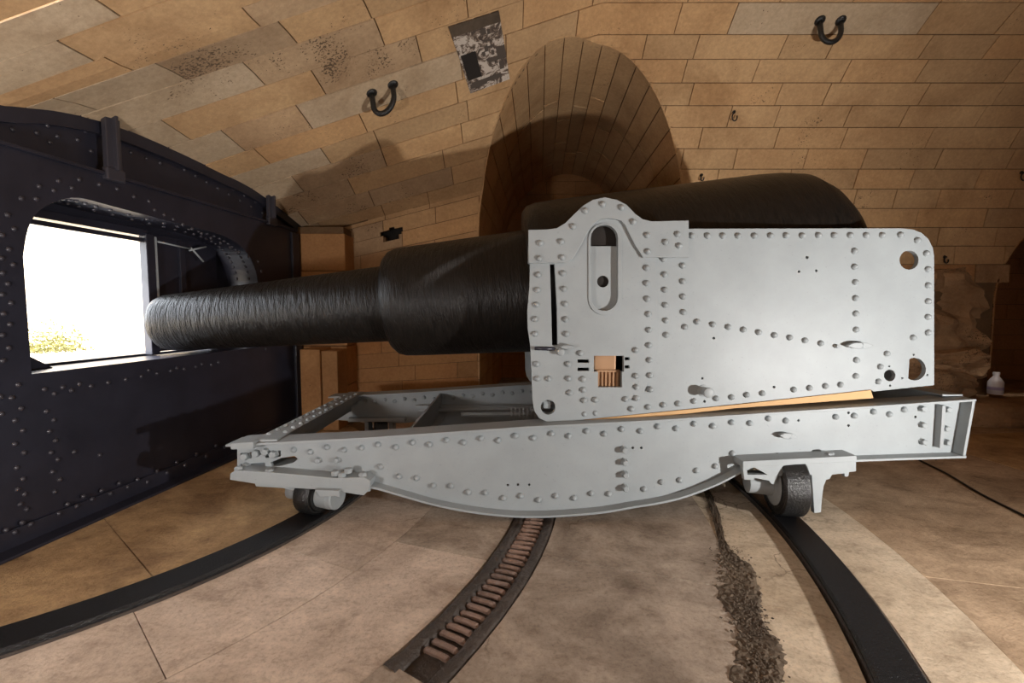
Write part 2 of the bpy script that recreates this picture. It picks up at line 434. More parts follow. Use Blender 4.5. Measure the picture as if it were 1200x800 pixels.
# individual stones
g = .0045
pale_L = (hit(350, 128, 3, -1.6), hit(541, 82, 3.2, -.4)); pale_R = (hit(852, 40, 3, 2.6), hit(1085, 25, 3, 4.5))
SEDGE = {k: -.006+.2432*k for k in range(-9, 12)}
SEDGE.update({12+i: 2.969+.27*i for i in range(8)})
def row_of(s): return max(k for k in SEDGE if SEDGE[k] <= s)
rowL = 11; rowR = 11
def row_joints(k):
    xs = [-3.3]; rnd = random.Random(100+k)
    x = -3.3 + rnd.uniform(.25, .9)
    while x < 9.1:
        xs.append(x); x += rnd.choice([.55, .7, .8, .9, .95, 1.05])*rnd.uniform(.94, 1.08)
    xs.append(9.2)
    forced = []
    if k == rowL: forced.append((pale_L[0][0], pale_L[1][0]))
    if k == rowR: forced.append((pale_R[0][0], pale_R[1][0]))
    for a, b in forced:
        xs = sorted([q for q in xs if q < a-.25 or q > b+.25] + [a, b])
    return xs, forced
for k in range(-8, 18):
    s0, s1 = SEDGE[k], SEDGE[k+1]
    if k == -8: s0 = -2.08
    if k == -1: s1 = -.006
    xs, forced = row_joints(k)
    rnd = random.Random(500+k)
    for a, b in zip(xs[:-1], xs[1:]):
        if k < 0 and a > 4.6: continue           # rough rock takes over there
        mid = (a+b)/2
        if k < 0 and mid > -.6 and mid < 2.3: 
            if k < -1 and a > -.5 and b < 2.2: continue
        pl = any(abs(a-fa) < .01 and abs(b-fb) < .01 for fa, fb in forced)
        off = rnd.uniform(-.003, .004) + (.004 if pl else 0)
        mb = patch_mesh(a+g, b-g, s0+g, s1-g, off, .05, max(2, int((b-a)/.3)), 2)
        if mb is None: continue
        parent = wall_back if k < 0 else (vault_front if mid < XB else vault_rear)
        worn = (k >= 0 and mid < -1.2 and (rnd.random() < .55)) or (k >= 0 and k < 8 and mid < -.3 and rnd.random() < .35)
        mat = M_PALE if pl else (M_WALL if k < 0 else (M_ROUGHVAULT if worn else M_VAULT))
        if (not pl) and k >= 0 and mid < -2.3 and rnd.random() < .6: mat = M_PALE
        o = mb.build('stone', mat, parent)
        if pl: o['label'] = 'long pale grey stone with an iron ring'
# missing-stone hole; its darkness is painted on the bowl
(hx, hs), hr = HOLES[0]
c = surf(hx, hs); 
mb = MB(); n = (surf(hx, hs, .1)-c).normalized(); mb.lathe(c + n*.0, -n, [(.014, hr*2.7), (.06, hr*2.4), (.14, hr*1.5), (.2, hr*.5), (.22, 0)], 18, close=True)
mb.build('hole_lining', M_HOLE, vault_front, True)

# ---- recess linings
def recess(R, depth, parent_name, nrow=15, lbl=None, mat=M_VAULT):
    root = empty(parent_name, (R['c'], 6.2, 0), kind='structure'); root['label'] = lbl
    a, h, z0, c0 = R['a'], R['h'], R['z'], R['c']
    # rim parameter t: 0 = left floor, goes up jamb, over arch, down right jamb
    def ring(t):                                # t in metres-ish along the intrados, returns (dx, z)
        J = z0
        if t < J: return (-a, t)
        L = math.pi*(a+h)/2
        if t <= J+L:
            ph = math.pi*(1-(t-J)/L); return (a*math.cos(ph), z0+h*math.sin(ph))
        return (a, z0-(t-J-L))
    TOT = 2*z0 + math.pi*(a+h)/2
    def yrim(dx, z):                            # where this generator pierces the vault
        lo, hi = 3.2, WY+.02
        def inside(y):                          # below the vault?
            x = c0+dx+AX*(y-6)
            # find the height of the vault above (x, y)
            s_lo, s_hi = 0., RV*PI/2
            for _ in range(30):
                m = (s_lo+s_hi)/2
                if surf(x, m).y > y: s_lo = m
                else: s_hi = m
            return surf(x, s_lo).z > z
        if z < 1.9: 
            y = WY
            return surf(c0+dx+AX*(y-6), z-2.08).y if z < 2.08 else WY
        for _ in range(30):
            m = (lo+hi)/2
            if inside(m): lo = m
            else: hi = m
        return lo
    YB = WY + depth
    nT = int(TOT/.25); rnd = random.Random(int(c0*10))
    def P(t, v, off=0):
        dx, z = ring(t); y0 = yr(t); y = y0+(YB-y0)*v if v <= 1 else YB
        k = 1+off/1.6
        return Vector((c0+dx*k+AX*(y-6), y, z0+(z-z0)*k if z > z0 else z))
    cache = {}
    def yr(t):
        q = round(t, 4)
        if q not in cache: dx, z = ring(t); cache[q] = yrim(dx, z)
        return cache[q]
    mb = MB(); nt_ = 80
    vs = [P(TOT*i/nt_, v, .03) for i in range(nt_+1) for v in (0, 1)]
    mb.add(vs, [(2*i, 2*i+1, 2*i+3, 2*i+2) for i in range(nt_)])
    mb.build('mortar_bed', M_MORTAR, root)
    for i in range(nT):
        t0, t1 = TOT*i/nT, TOT*(i+1)/nT
        cuts = [0] + sorted([rnd.uniform(.25, .45)+(.0), rnd.uniform(.6, .85)]) + [1]
        for va, vb in zip(cuts[:-1], cuts[1:]):
            mb = MB(); e = .006; nn = 4
            ts = [t0+e+(t1-t0-2*e)*q/nn for q in range(nn+1)]
            va_, vb_ = va+(.004 if va > 0 else 0), vb-.004
            vs = [P(t, v, o) for o in (0, .03) for t in ts for v in (va_, vb_)]
            M_ = 2*(nn+1); fs = []
            for q in range(nn):
                fs += [(2*q, 2*q+1, 2*q+3, 2*q+2), (M_+2*q, M_+2*q+2, M_+2*q+3, M_+2*q+1), (2*q, 2*q+2, M_+2*q+2, M_+2*q), (2*q+1, M_+2*q+1, M_+2*q+3, 2*q+3)]
            fs += [(0, M_, M_+1, 1), (2*nn, 2*nn+1, M_+2*nn+1, M_+2*nn)]
            mb.add(vs, fs); mb.build('stone', mat, root)
    # back wall: coursed blocks on a plain bed
    cx = c0 + AX*(YB-6)
    mb = MB(); mb.box((cx-a-.1, YB, 0), (cx+a+.1, YB+.1, z0+h+.1)); mb.build('mortar_bed', M_MORTAR, root)
    mb = MB(); mb.box((min(c0, cx)-a-.3, 6.1, -.2), (max(c0, cx)+a+.3, YB+.2, 0)); mb.build('recess_paving', M_SLAB_GREY, root)
    z = 0; kk = 0
    while z < z0+h:
        x = cx-a-(.3 if kk % 2 else 0)
        while x < cx+a:
            x1 = x+rnd.uniform(.5, .8); b = MB(); b.box((max(x, cx-a)+g, YB-.02+rnd.uniform(-.003, .003), z+g), (min(x1, cx+a)-g, YB+.02, z+.26-g)); x = x1
            b.build('stone', M_WALL, root)
        z += .26; kk += 1
    return root
recess(RECESSES[0], 3.6, 'wall_recess', lbl='arched recess in the wall behind the gun')
recess(RECESSES[1], 1.6, 'wall_recess', lbl='dim arched recess at the right end of the wall', mat=M_WALL)

# ---- rough rock pier at the right end of the wall
def rock(name, c, size, mat, parent, seed, amp=.12, sub=4, flat=None):
    bm = bmesh.new(); bmesh.ops.create_cube(bm, size=2); bmesh.ops.subdivide_edges(bm, edges=bm.edges, cuts=2**sub//2, use_grid_fill=True)
    from mathutils import noise as mn
    for v in bm.verts:
        p = v.co.copy(); L = (abs(p.x)**6+abs(p.y)**6+abs(p.z)**6)**(1/6); p = p/L*1.0
        q = Vector((p.x*size[0], p.y*size[1], p.z*size[2]))
        d = mn.fractal(q*2.2+Vector((seed*7.1, seed, 0)), 1., 2.2, 5) * amp
        d += (abs(mn.noise(q*6+Vector((seed, 0, seed)))))*amp*.5
        v.co = q + Vector((p.x, p.y*1.2, p.z*.5))*d
    me = bpy.data.meshes.new(name); bm.to_mesh(me); bm.free(); me.materials.append(mat)
    for v in me.vertices: v.co += Vector(c)
    o = link(name, me, parent); return o
rock('rough_rock', (5.38, 6.55, 1.38), (1.08, .42, .62), M_ROCK, wall_back, 1, .15, 5)
rock('rough_rock', (4.0, 6.55, 1.35), (.7, .38, .68), M_ROCK, wall_back, 4, .10)
rock('rough_rock', (5.2, 6.5, .72), (1.1, .55, .17), M_ROCK, wall_back, 2, .17, 5)
rock('rough_rock', (4.9, 6.4, .35), (1.15, .55, .33), M_ROCK, wall_back, 3, .16, 5)
ledge = rock('rock_ledge', (7.1, 6.9, .10), (1.7, 1.35, .20), M_ROCK, wall_back, 5, .05)
b = MB(); b.box((3.0, 6.75, 0), (6.4, 6.85, 2.1)); b.build('mortar_bed', M_ROCK, wall_back)
# weathered dark block in the course above the rough rock
q0 = hit(1139, 330, -.1, 5.9); q1 = hit(1188, 312, .1, 6.2)
mb = patch_mesh(q0[0]+.05, q1[0]-.05, -.25, -.01, .0, .05, 4, 3, cut=False); o = mb.build('weathered_block', M_ROCK, wall_back)
mb = patch_mesh(4.6, q0[0]+.03, -.25, -.01, .0, .05, 4, 3, cut=False); mb.build('stone', M_WALL, wall_back)

# ---- other closing walls
wr = empty('wall_right', (9.2, 3, 0), kind='structure'); wr['label'] = 'dark end wall to the right of the gun'
b = MB(); b.box((9.2, -1.8, -.2), (9.3, 8.2, 5)); b.build('wall_face', M_WALL, wr)
wn = empty('wall_near', (0, -1.6, 0), kind='structure')
b = MB(); b.box((-4.2, -1.8, -.2), (9.3, -1.6, 4.9)); b.build('wall_face', M_WALL, wn)

# ================================================================== floor
floor = empty('floor', (0, 3, 0), kind='structure'); floor['label'] = 'worn stone gun floor with curved slabs between the rails'
b = MB(); b.box((-4.2, -1.8, -.25), (9.3, 11.2, -.035)); b.build('floor_bed', M_SAND, floor)
PV = Vector((-3.95, 3.95, 0))
def sector(r0, r1, a0, a1, z0, z1, n, name, mat, parent, bevel=0, fr=None):
    mb = MB(); vs = []
    for i in range(n+1):
        a = a0+(a1-a0)*i/n
        for r, z in ((r0, z1), (r1, z1), (r1, z0), (r0, z0)):
            vs.append((PV.x+r*math.cos(a), PV.y+r*math.sin(a), z))
    fs = []
    for i in range(n):
        for k in range(4): fs.append((4*i+k, 4*i+(k+1) % 4, 4*i+4+(k+1) % 4, 4*i+4+k))
    fs += [(3, 2, 1, 0), (4*n, 4*n+1, 4*n+2, 4*n+3)]
    mb.add(vs, fs); return mb.build(name, mat, parent, bevel=bevel, seg=1)
def slab_ring(r0, r1, cuts, mats, z=0., eps=.0022):
    for i in range(len(cuts)-1):
        a0, a1 = math.radians(cuts[i]), math.radians(cuts[i+1]); rm = (r0+r1)/2
        sector(r0+eps, r1-eps, a0+eps/rm, a1-eps/rm, -.06, z+random.uniform(-.003, .002), max(3, int((cuts[i+1]-cuts[i])/2.5)), 'floor_slab', mats[i % len(mats)], floor)
FR0, FR1, RR0, RR1 = 2.58, 2.80, 5.82, 6.01
slab_ring(.35, FR0-.01, [-95, -62, -38, -8, 20, 50, 90], [M_SLAB_OCHRE])
slab_ring(FR1+.01, 3.42, [-80, -57, -41, -26, -5, 20, 50, 80], [M_SLAB_PINK, M_SLAB_PINK, M_SLAB_PINK])
slab_ring(3.42, 4.05, [-80, -52, -20, 10, 45, 80], [M_SLAB_GREY, M_SLAB_PINK, M_SLAB_GREY])
slab_ring(4.34, 5.38, [-75, -47, -18, 5, 40, 70], [M_SLAB_GREY])
slab_ring(5.38, RR0-.02, [-70, -40, -19, -4, 20, 50], [M_SLAB_CREAM])
slab_ring(RR1+.02, 6.40, [-70, -43, -22.5, -6, 20, 45], [M_SLAB_CREAM])
slab_ring(6.40, 8.6, [-62, -35, -14, 12, 35], [M_SLAB])
slab_ring(8.6, 13.5, [-50, -26, -9, 8, 26], [M_SLAB_OCHRE, M_SLAB])
# rack trench floor
# cut-off of floor slabs behind the shield is hidden by the shield itself

sector(4.052, 4.338, math.radians(-80), math.atan2(on_floor(497, 782).y-PV.y, on_floor(497, 782).x-PV.x)-.014, -.06, 0, 12, 'floor_slab', M_SLAB_GREY, floor)
# ---- racer rails
def rail(name, r0, r1, a0, a1, label, n=48):
    root = empty(name, (PV.x+(r0+r1)/2*math.cos(a0), PV.y+(r0+r1)/2*math.sin(a0), 0), label, 'rail', 'curved racer rails')
    sector(r0, r1, a0, a1, -.034, .035, n, 'rail_head', M_RAIL, root, bevel=.012)
    sector(r0-.008, r0+.02, a0, a1, -.034, .012, n, 'rail_lip', M_RUST, root)
    sector(r1-.02, r1+.008, a0, a1, -.034, .010, n, 'rail_lip', M_RUST, root)
    return root
rail('racer_rail', FR0, FR1, math.radians(-82), math.radians(33), 'curved black iron floor rail under the front wheels, running out at lower left')
rail('racer_rail', RR0, RR1, math.radians(-50), math.radians(24), 'broad curved black iron floor rail under the rear wheel, running out at lower right')
# ---- toothed rack
ang_end = math.atan2(on_floor(497, 782).y-PV.y, on_floor(497, 782).x-PV.x)
rack = empty('toothed_rack', (PV.x+4.2*math.cos(ang_end), PV.y+4.2*math.sin(ang_end), 0), 'rusty curved iron rack with rungs sunk in the floor below the slide', 'rack')
A_R1 = math.radians(22)
sector(4.05, 4.34, ang_end-.012, A_R1, -.034, -.022, 60, 'rack_bed', M_RUST, rack)
def wobble_sector(r0, r1, a0, a1, z1, n, name, mat, parent, seed):
    from mathutils import noise as mn
    mb = MB(); vs = []; m = 5
    for i in range(n+1):
        a = a0+(a1-a0)*i/n
        for k in range(m+1):
            r = r0+(r1-r0)*k/m; q = Vector((a*40, r*30, seed))
            wv = mn.noise(q)*.010; e = 1 if 0 < k < m else 0
            r += mn.noise(Vector((a*22, seed, k)))*.010
            vs.append((PV.x+r*math.cos(a), PV.y+r*math.sin(a), (z1+wv) if e else -.03))
    fs = [(i*(m+1)+k, i*(m+1)+k+1, (i+1)*(m+1)+k+1, (i+1)*(m+1)+k) for i in range(n) for k in range(m)]
    mb.add(vs, fs); return mb.build(name, mat, parent, True)
wobble_sector(4.045, 4.135, ang_end-.02, A_R1, .004, 220, 'rack_border', M_RUST, rack, 1.)
wobble_sector(4.255, 4.345, ang_end-.02, A_R1, .004, 220, 'rack_border', M_RUST, rack, 9.)
na = int((A_R1-ang_end-.02)*4.2/.056)
rung = MB(); rung.tube([(-.068, 0, -.016), (-.055, .001, -.006), (-.02, -.001, -.004), (.02, .001, -.005), (.055, -.001, -.006), (.068, 0, -.016)], [.010, .014, .015, .014, .015, .010], 7)
rung_me = rung.mesh('rung', M_RUNG)
for i in range(na):
    a = ang_end+.022+i*.056/4.2
    o = link('rung', rung_me, rack, (PV.x+4.195*math.cos(a), PV.y+4.195*math.sin(a), -.004+random.uniform(-.004, .003)), (random.uniform(-.06, .06), 0, a+random.uniform(-.05, .05)))
# ---- broken strip of rubble between slabs
def tri_mesh_rubble():
    mb = MB(); rnd = random.Random(3)
    path = smooth_curve([(826, 566), (838, 600), (848, 640), (868, 690), (886, 740), (892, 800), (893, 860)], 8)
    for i in range(1700):
        t = rnd.random()**1.1; k = min(int(t*(len(path)-1)), len(path)-2); u = t*(len(path)-1)-k
        x = path[k][0]+(path[k+1][0]-path[k][0])*u; y = path[k][1]+(path[k+1][1]-path[k][1])*u
        wd = 7 if y < 640 else (22 if y < 720 else 24)
        wd *= .55+.5*abs(math.sin(y*.045))
        p = on_floor(x+rnd.gauss(0, .5)*wd, y); r = rnd.uniform(.003, .011)*(.6 if y < 650 else 1)
        pts = [(Vector((rnd.uniform(.6, 1.2)*dx, rnd.uniform(.6, 1.2)*dy, rnd.uniform(.3, .7)*dz))*r)+p+Vector((0, 0, .004)) for dx, dy, dz in ((1,0,0),(0,1,0),(-1,0,0),(0,-1,0),(0,0,1),(0,0,-.6))]
        mb.add(pts, [(0,1,4),(1,2,4),(2,3,4),(3,0,4),(1,0,5),(2,1,5),(3,2,5),(0,3,5)])
    return mb
M_RUBBLE = stone_mat('dark_rubble', (.04, .03, .024), (.17, .125, .085), pits=False, bstr=.8)
def broken_bed():
    from mathutils import noise as mn
    path = smooth_curve([(822, 560, 3), (838, 600, 5), (848, 640, 6), (862, 668, 22), (866, 700, 27), (878, 730, 16), (890, 760, 30), (886, 800, 34), (880, 860, 38), (874, 900, 40)], 14)
    mb = MB(); m = 14; vs = []
    for i, (x, y, wd) in enumerate(path):
        for k in range(m+1):
            u = 2*k/m-1; jx = mn.noise(Vector((i*.35, k*.2, 3)))*.25+mn.noise(Vector((i*1.3, k*.9, 8)))*.12
            p = on_floor(x+wd*(u+jx), y+mn.noise(Vector((k*.7, i*.8, 1)))*2)
            e = 0 < k < m
            vs.append((p.x, p.y, (.003+.006*mn.noise(Vector((p.x*38, p.y*38, 0)))+.010*mn.noise(Vector((p.x*95, p.y*95, 5)))) if e else -.004))
    mb.add(vs, [(i*(m+1)+k, i*(m+1)+k+1, (i+1)*(m+1)+k+1, (i+1)*(m+1)+k) for i in range(len(path)-1) for k in range(m)])
    return mb.build('broken_mortar', M_RUBBLE, floor)
M_BROKEN = M_RUBBLE; broken_bed()
o = tri_mesh_rubble().build('rubble', M_RUBBLE); tag(o, 'dark broken rubble filling a crack beside the rear rail', 'rubble', kind='stuff')

# ================================================================== iron shield (left wall)
shield = empty('wall_left', W(4, 0), kind='structure'); shield['label'] = 'riveted black iron shield with the gun port'
LEDGE = 2.44
open_px = [(37, 438), (30, 300), (33, 268), (45, 248), (66, 236), (92, 232), (133, 242), (213, 263), (258, 275), (280, 287), (294, 304), (302, 330), (303, 372), (303, 404)]
opening = [sh_yz(*q) for q in open_px]
zs = opening[0][1]
opening[0] = (opening[0][0], zs); opening[1] = (opening[0][0]+.0, opening[1][1]); opening[-1] = (opening[-1][0], zs); opening[-2] = (opening[-1][0], opening[-2][1])
top = smooth_curve(opening[1:-1], 4)
hole_pts = [opening[0]] + top + [opening[-1]]
YE = 5.72
fnS = lambda x, y, z: tuple(W(x, z, -y))      # plate(): x = Y on shield, y = depth away from the room
plate([(.4, 0), (YE, 0), (YE, LEDGE), (.4, LEDGE)], [hole_pts], 0, .05, .002, fnS).build('skin_plate', M_IRON, shield)
# upper plate up to the vault, set back
up = [(.4, LEDGE-.05), (6.15, LEDGE-.05)] + [(6.15, 2.6)] + [(a, z+.18) for a, z in F_poly if a > .4] + [(.4, 2.6)]
plate(up, [], .07, .12, .002, fnS).build('upper_plate', M_IRON, shield)
def sbox(y0, y1, z0, z1, o0, o1):
    return MB().hexa([W(y0, z0, o0), W(y0, z0, o1), W(y1, z0, o1), W(y1, z0, o0), W(y0, z1, o0), W(y0, z1, o1), W(y1, z1, o1), W(y1, z1, o0)])
sbox(.4, YE, LEDGE-.012, LEDGE+.012, -.12, .03).build('ledge_angle', M_IRON, shield, bevel=.004)
sbox(.4, YE, 0, .13, 0, .022).build('foot_angle', M_IRON, shield, bevel=.004)
sbox(.4, YE, 0, .02, 0, .14).build('foot_flange', M_IRON, shield, bevel=.004)
sbox(5.60, YE+.02, 0, 2.40, .0, .03).build('edge_angle', M_IRON, shield, bevel=.004)
# arch-shaped angle under the vault
mb = MB(); vs = []
fp = [q for q in F_poly if .5 < q[0] < 6.05]
for a, z in fp: vs += [W(a, z-.10, -.07), W(a, z-.10, -.02), W(a, z+.02, -.02), W(a, z+.02, -.07)]
for i in range(len(fp)-1): mb.f += [(4*i+k, 4*i+(k+1) % 4, 4*i+4+(k+1) % 4, 4*i+4+k) for k in range(4)]
mb.v = [tuple(v) for v in vs]; mb.build('arch_angle', M_IRON, shield)
# port reveal
c_y = sum(q[0] for q in hole_pts)/len(hole_pts); c_z = 1.6
big = [(c_y+(a-c_y)*1.06+math.copysign(.02, a-c_y), c_z+(z-c_z)*1.06+math.copysign(.02, z-c_z)) for a, z in hole_pts]
plate(big, [hole_pts], .05, .36, 0, fnS).build('port_reveal', M_IRON, shield)
# outer armour plate with narrower chamfered port
p0, p1, z0p, z1p = 3.02, 4.80, zs+.02, 2.10
port = [(p0+.1, z0p), (p1-.1, z0p), (p1, z0p+.1), (p1, z1p-.12), (p1-.12, z1p), (p0+.12, z1p), (p0, z1p-.12), (p0, z0p+.1)]
plate([(.4, 0), (6.6, 0), (6.6, 3.3), (.4, 3.3)], [port], .36, .62, .004, fnS).build('armour_plate', M_IRON, shield)
b = MB(); b.hexa([W(-1.7, 0, -.5), W(-1.7, 0, -.1), W(.6, 0, -.1), W(.6, 0, -.5), W(-1.7, 5, -.5), W(-1.7, 5, -.1), W(.6, 5, -.1), W(.6, 5, -.5)]); b.build('side_wall', M_WALL, shield)
# shutter closing the far half of the port, with its post, bars and latch
sh = empty('port_shutter', W(4.3, zs, -.3), 'dark iron shutter plate closing the far half of the gun port, behind the muzzle', 'shutter')
sbox(4.0, 4.78, zs+.03, 2.13, -.34, -.31).build('shutter_plate', M_IRON, sh, bevel=.004)
sbox(3.95, 4.03, zs+.01, 2.12, -.345, -.27).build('post', M_IRON, sh, bevel=.006)
sbox(4.03, 4.05, zs+.06, 2.1, -.30, -.27).build('post_edge', M_GREYD, sh)
sbox(4.30, 4.36, zs+.03, 2.1, -.31, -.28).build('stiffener', M_IRON, sh, bevel=.004)
mb = MB(); mb.tube([W(4.05, 2.06, -.26), W(4.38, 2.04, -.24)], .008); mb.tube([W(4.36, 2.05, -.22), W(4.48, 1.93, -.2)], .009); mb.tube([W(4.34, 2.02, -.22), W(4.52, 2.08, -.2)], .009)
mb.build('latch', M_GREY, sh, True)
for zz, th in ((2.125, .03), (2.06, .018)):
    sbox(2.95, 4.0, zz-th, zz+th, -.33, -.30).build('lintel_bar', M_IRON, shield, bevel=.005)
# gusset at the sill corner
MB().hexa([W(2.85, zs, -.2), W(2.85, zs, -.22), W(3.12, zs, -.22), W(3.12, zs, -.2), W(2.85, zs+.17, -.2), W(2.85, zs+.17, -.22), W(2.88, zs+.17, -.22), W(2.88, zs+.17, -.2)]).build('gusset', M_IRON, shield)
# bracket bars hanging over the shield
def bracket(px, y0, y1, lbl):
    p = on_shield(px, y0); q = on_shield(px, y1); Y = q.y; zt = p.z+.03; zb = q.z
    r = empty('bracket', W(Y, zb, .03), lbl, 'bracket', 'iron bracket bars over the shield')
    sbox(Y-.055, Y+.055, zb, zt, .0, .04).build('bar', M_IRONRIV, r, bevel=.005)
    sbox(Y-.012, Y+.012, zb+.02, zt, .03, .075).build('web', M_IRONRIV, r, bevel=.004)
    sbox(Y-.07, Y+.07, zb-.06, zb+.03, .0, .05).build('foot', M_IRONRIV, r, bevel=.01)
bracket(130, 141, 203, 'black iron bracket bar hanging over the left part of the shield above the port')
bracket(316, 233, 258, 'short black iron bracket bar near the far top corner of the shield')
# rivets
def dome_mesh(name, r, h, mat, n=10):
    mb = MB(); mb.lathe((0, 0, 0), (0, -1, 0), [(-.004, r), (h*.25, r*.98), (h*.62, r*.80), (h*.9, r*.45), (h, r*.05)], n)
    return mb.mesh(name, mat, True)
riv_black = dome_mesh('rivet', .017, .014, M_IRONRIV, 8)
rz = math.atan2(.993, .118) 
sh_riv = []
for x, y in [(45,160),(85,203),(60,252),(92,293),(60,348),(97,384),(67,445),(93,490),(70,533),(100,552),(82,593),(108,614),(188,215),(218,250),(200,297),(225,334),(207,383),(234,411),(213,462),(243,493),(222,543),(73,107),(180,125),(220,143),(255,117),(290,130),(323,103),(370,112),(440,98),(512,85),(575,72),(605,47),(640,60),(695,50),(720,38),(750,42),(797,33),(822,22),(860,25),(890,15),(302,380),(405,393),(5,225),(0,155)]:
    sh_riv.append((x/3.48, 420+y/3.48, 0))
for x, y in [(90,666),(25,695),(60,705),(125,672),(240,628),(275,590),(312,598),(340,558),(375,570),(413,535),(450,548),(485,505),(520,520),(560,490),(600,500),(640,455),(680,462),(720,420),(755,432),(800,388),(840,395),(880,352),(915,358)]:
    sh_riv.append((x/3.48, 420+y/3.48+1, .022))
for x, y in [(75,75),(222,107),(302,112),(398,133),(57,127),(170,142),(268,158),(362,175),(232,187),(495,155),(425,228),(612,235),(685,262),(655,205),(735,228),(750,283),(675,180)]:
    sh_riv.append((x/4, 120+y/4, -.07))
for x, y in [(272,367),(370,362),(182,393),(250,412),(335,400),(465,385),(98,450),(168,452),(33,527),(65,593),(8,622),(40,688),(5,730),(548,405),(627,442),(697,463),(60,760),(10,800),(35,850),(8,900),(50,940),(15,990),(45,1040),(10,1090),(40,1150),(12,1210)]:
    sh_riv.append((x/4, 120+y/4, 0))
for i in range(9): sh_riv += [(208+i*13, 186+i*7.2, -.07), (216+i*13, 199+i*7.2, -.07)]
for i in range(12): sh_riv += [(181+i*11, 246+i*5.5, 0)]
for i in range(8): sh_riv += [(306+(i % 2)*5, 318+i*13, 0)]
for x, y, o in sh_riv:
    p = on_shield(x, y, o)
    if p.y > 5.6 and o == 0: continue
    link('rivet', riv_black, shield, p, (0, 0, PI/2+.119))
# rivets round the reveal (its inner face)
for i in range(2, len(hole_pts)-1, 1):
    (a, z), (a2, z2) = hole_pts[i-1], hole_pts[i]
    L = math.dist((a, z), (a2, z2))
    for q in range(max(1, int(L/.09))):
        u = (q+.5)/max(1, int(L/.09)); ya, za = a+(a2-a)*u, z+(z2-z)*u
        nn = Vector((-(z2-z), 0, 0)); tx, tz = (a2-a)/L, (z2-z)/L
        nrm = Vector((SH_B*tz, tz, -tx)).normalized()           # towards the opening centre
        if nrm.dot(Vector((0, c_y-ya, c_z-za))) < 0: nrm = -nrm
        for dep in (.10, .24):
            o = link('rivet', riv_black, shield, W(ya, za, -dep)); o.rotation_euler = (-nrm).to_track_quat('Y', 'Z').to_euler()
# ---- outside the port
b = MB(); b.box((-30, -20, .55), (-4.15, 40, .95)); o = b.build('ground_outside', M_PALEWALL); tag(o, kind='structure'); o['label'] = 'bright ground outside the port'
p = at(118, 300, 5.6)
b = MB(); b.box((-6.6, 6.05, .95), (-4.3, 6.7, 4)); o = b.build('wall_outside', M_PALEWALL); tag(o, kind='structure'); o['label'] = 'sunlit pale stone reveal outside the port'
def bush(c, r, n, seed):
    mb = MB(); rnd = random.Random(seed)
    for i in range(n):
        d = Vector((rnd.gauss(0, 1), rnd.gauss(0, 1), abs(rnd.gauss(0, .7)))).normalized()*r*rnd.uniform(.3, 1); q = Vector(c)+d
        a = Vector((rnd.uniform(-1, 1), rnd.uniform(-1, 1), rnd.uniform(-.2, 1))).normalized()*.05; s = a.orthogonal().normalized()*.012
        mb.add([q-s, q+s, q+a], [(0, 1, 2)])
    return mb
o = bush((-5.6, 5.5, .95), .38, 900, 2).build('dry_shrub', M_LEAF); tag(o, 'dry low shrub on the bright ground seen through the port', 'shrub')

# ---- stone pier and block beside the shield
pier = empty('wall_pier', (-2.35, 5.9, 0), kind='structure'); pier['label'] = 'stone pier at the far end of the iron shield'
zt = [0, .5, 1.0, 1.5, 1.95, 2.42]
for a, b_ in zip(zt[:-1], zt[1:]):
    b = MB(); b.box((-2.66, 5.78+random.uniform(-.004, .004), a+.004), (-2.10, 6.6, b_-.004)); b.build('stone', M_WALL, pier, bevel=.012)
b = MB(); b.box((-3.0, 5.8, 0), (-2.12, 6.6, 2.5)); b.build('mortar_bed', M_MORTAR, pier)
blk = empty('stone_block', (-2.3, 5.6, 0), 'squared orange limestone block standing in the corner behind the shield', 'block')
b = MB(); b.box((-2.54, 5.42, 0), (-2.3, 5.77, .99)); b.build('stone', M_WALL, blk, bevel=.012)
b = MB(); b.box((-2.292, 5.44, 0), (-2.1, 5.77, .97)); b.build('stone', M_WALL, blk, bevel=.012)

# ================================================================== ceiling fittings
def frame_at(px, py, s0, X0):
    X, s = hit(px, py, s0, X0); c = surf(X, s); n = (surf(X, s, .1)-c).normalized()
    return c, n
def ring_bolt(px, py, s0, X0, wd, dp, r, lbl):
    c, n = frame_at(px, py, s0, X0)
    root = empty('ring_bolt', c, lbl, 'ring', 'iron rings in the vault'); X = Vector((1, 0, 0)); X = (X-n*X.dot(n)).normalized()
    down = Vector((0, 0, -1))
    pts = []
    for i in range(17):
        t = PI*i/16
        pts.append(c + X*(-math.cos(t))*wd + down*(math.sin(t)*wd*1.15 + (dp-wd*1.15)) + n*.03)
    pts = [c - X*wd - n*.03 + Vector((0, 0, .02))] + pts + [c + X*wd*1.05 - n*.03 + Vector((0, 0, .02))]
    MB().tube(pts, r, 10).build('shackle', M_WHEEL, root, True)
    for sg in (-1, 1): 
        MB().lathe(c + X*sg*wd*1.02 - n*.012, n, [(0, r*2.1), (.018, r*2.0), (.03, r*1.5)], 14).build('eye_plate', M_WHEEL, root, True)
ring_bolt(448, 104, 3, -1, .105, .20, .026, 'black iron ring in the pale stone left of the painted patch')
ring_bolt(973, 24, 3, 3, .105, .20, .026, 'black iron ring in the pale stone at upper right of the vault')
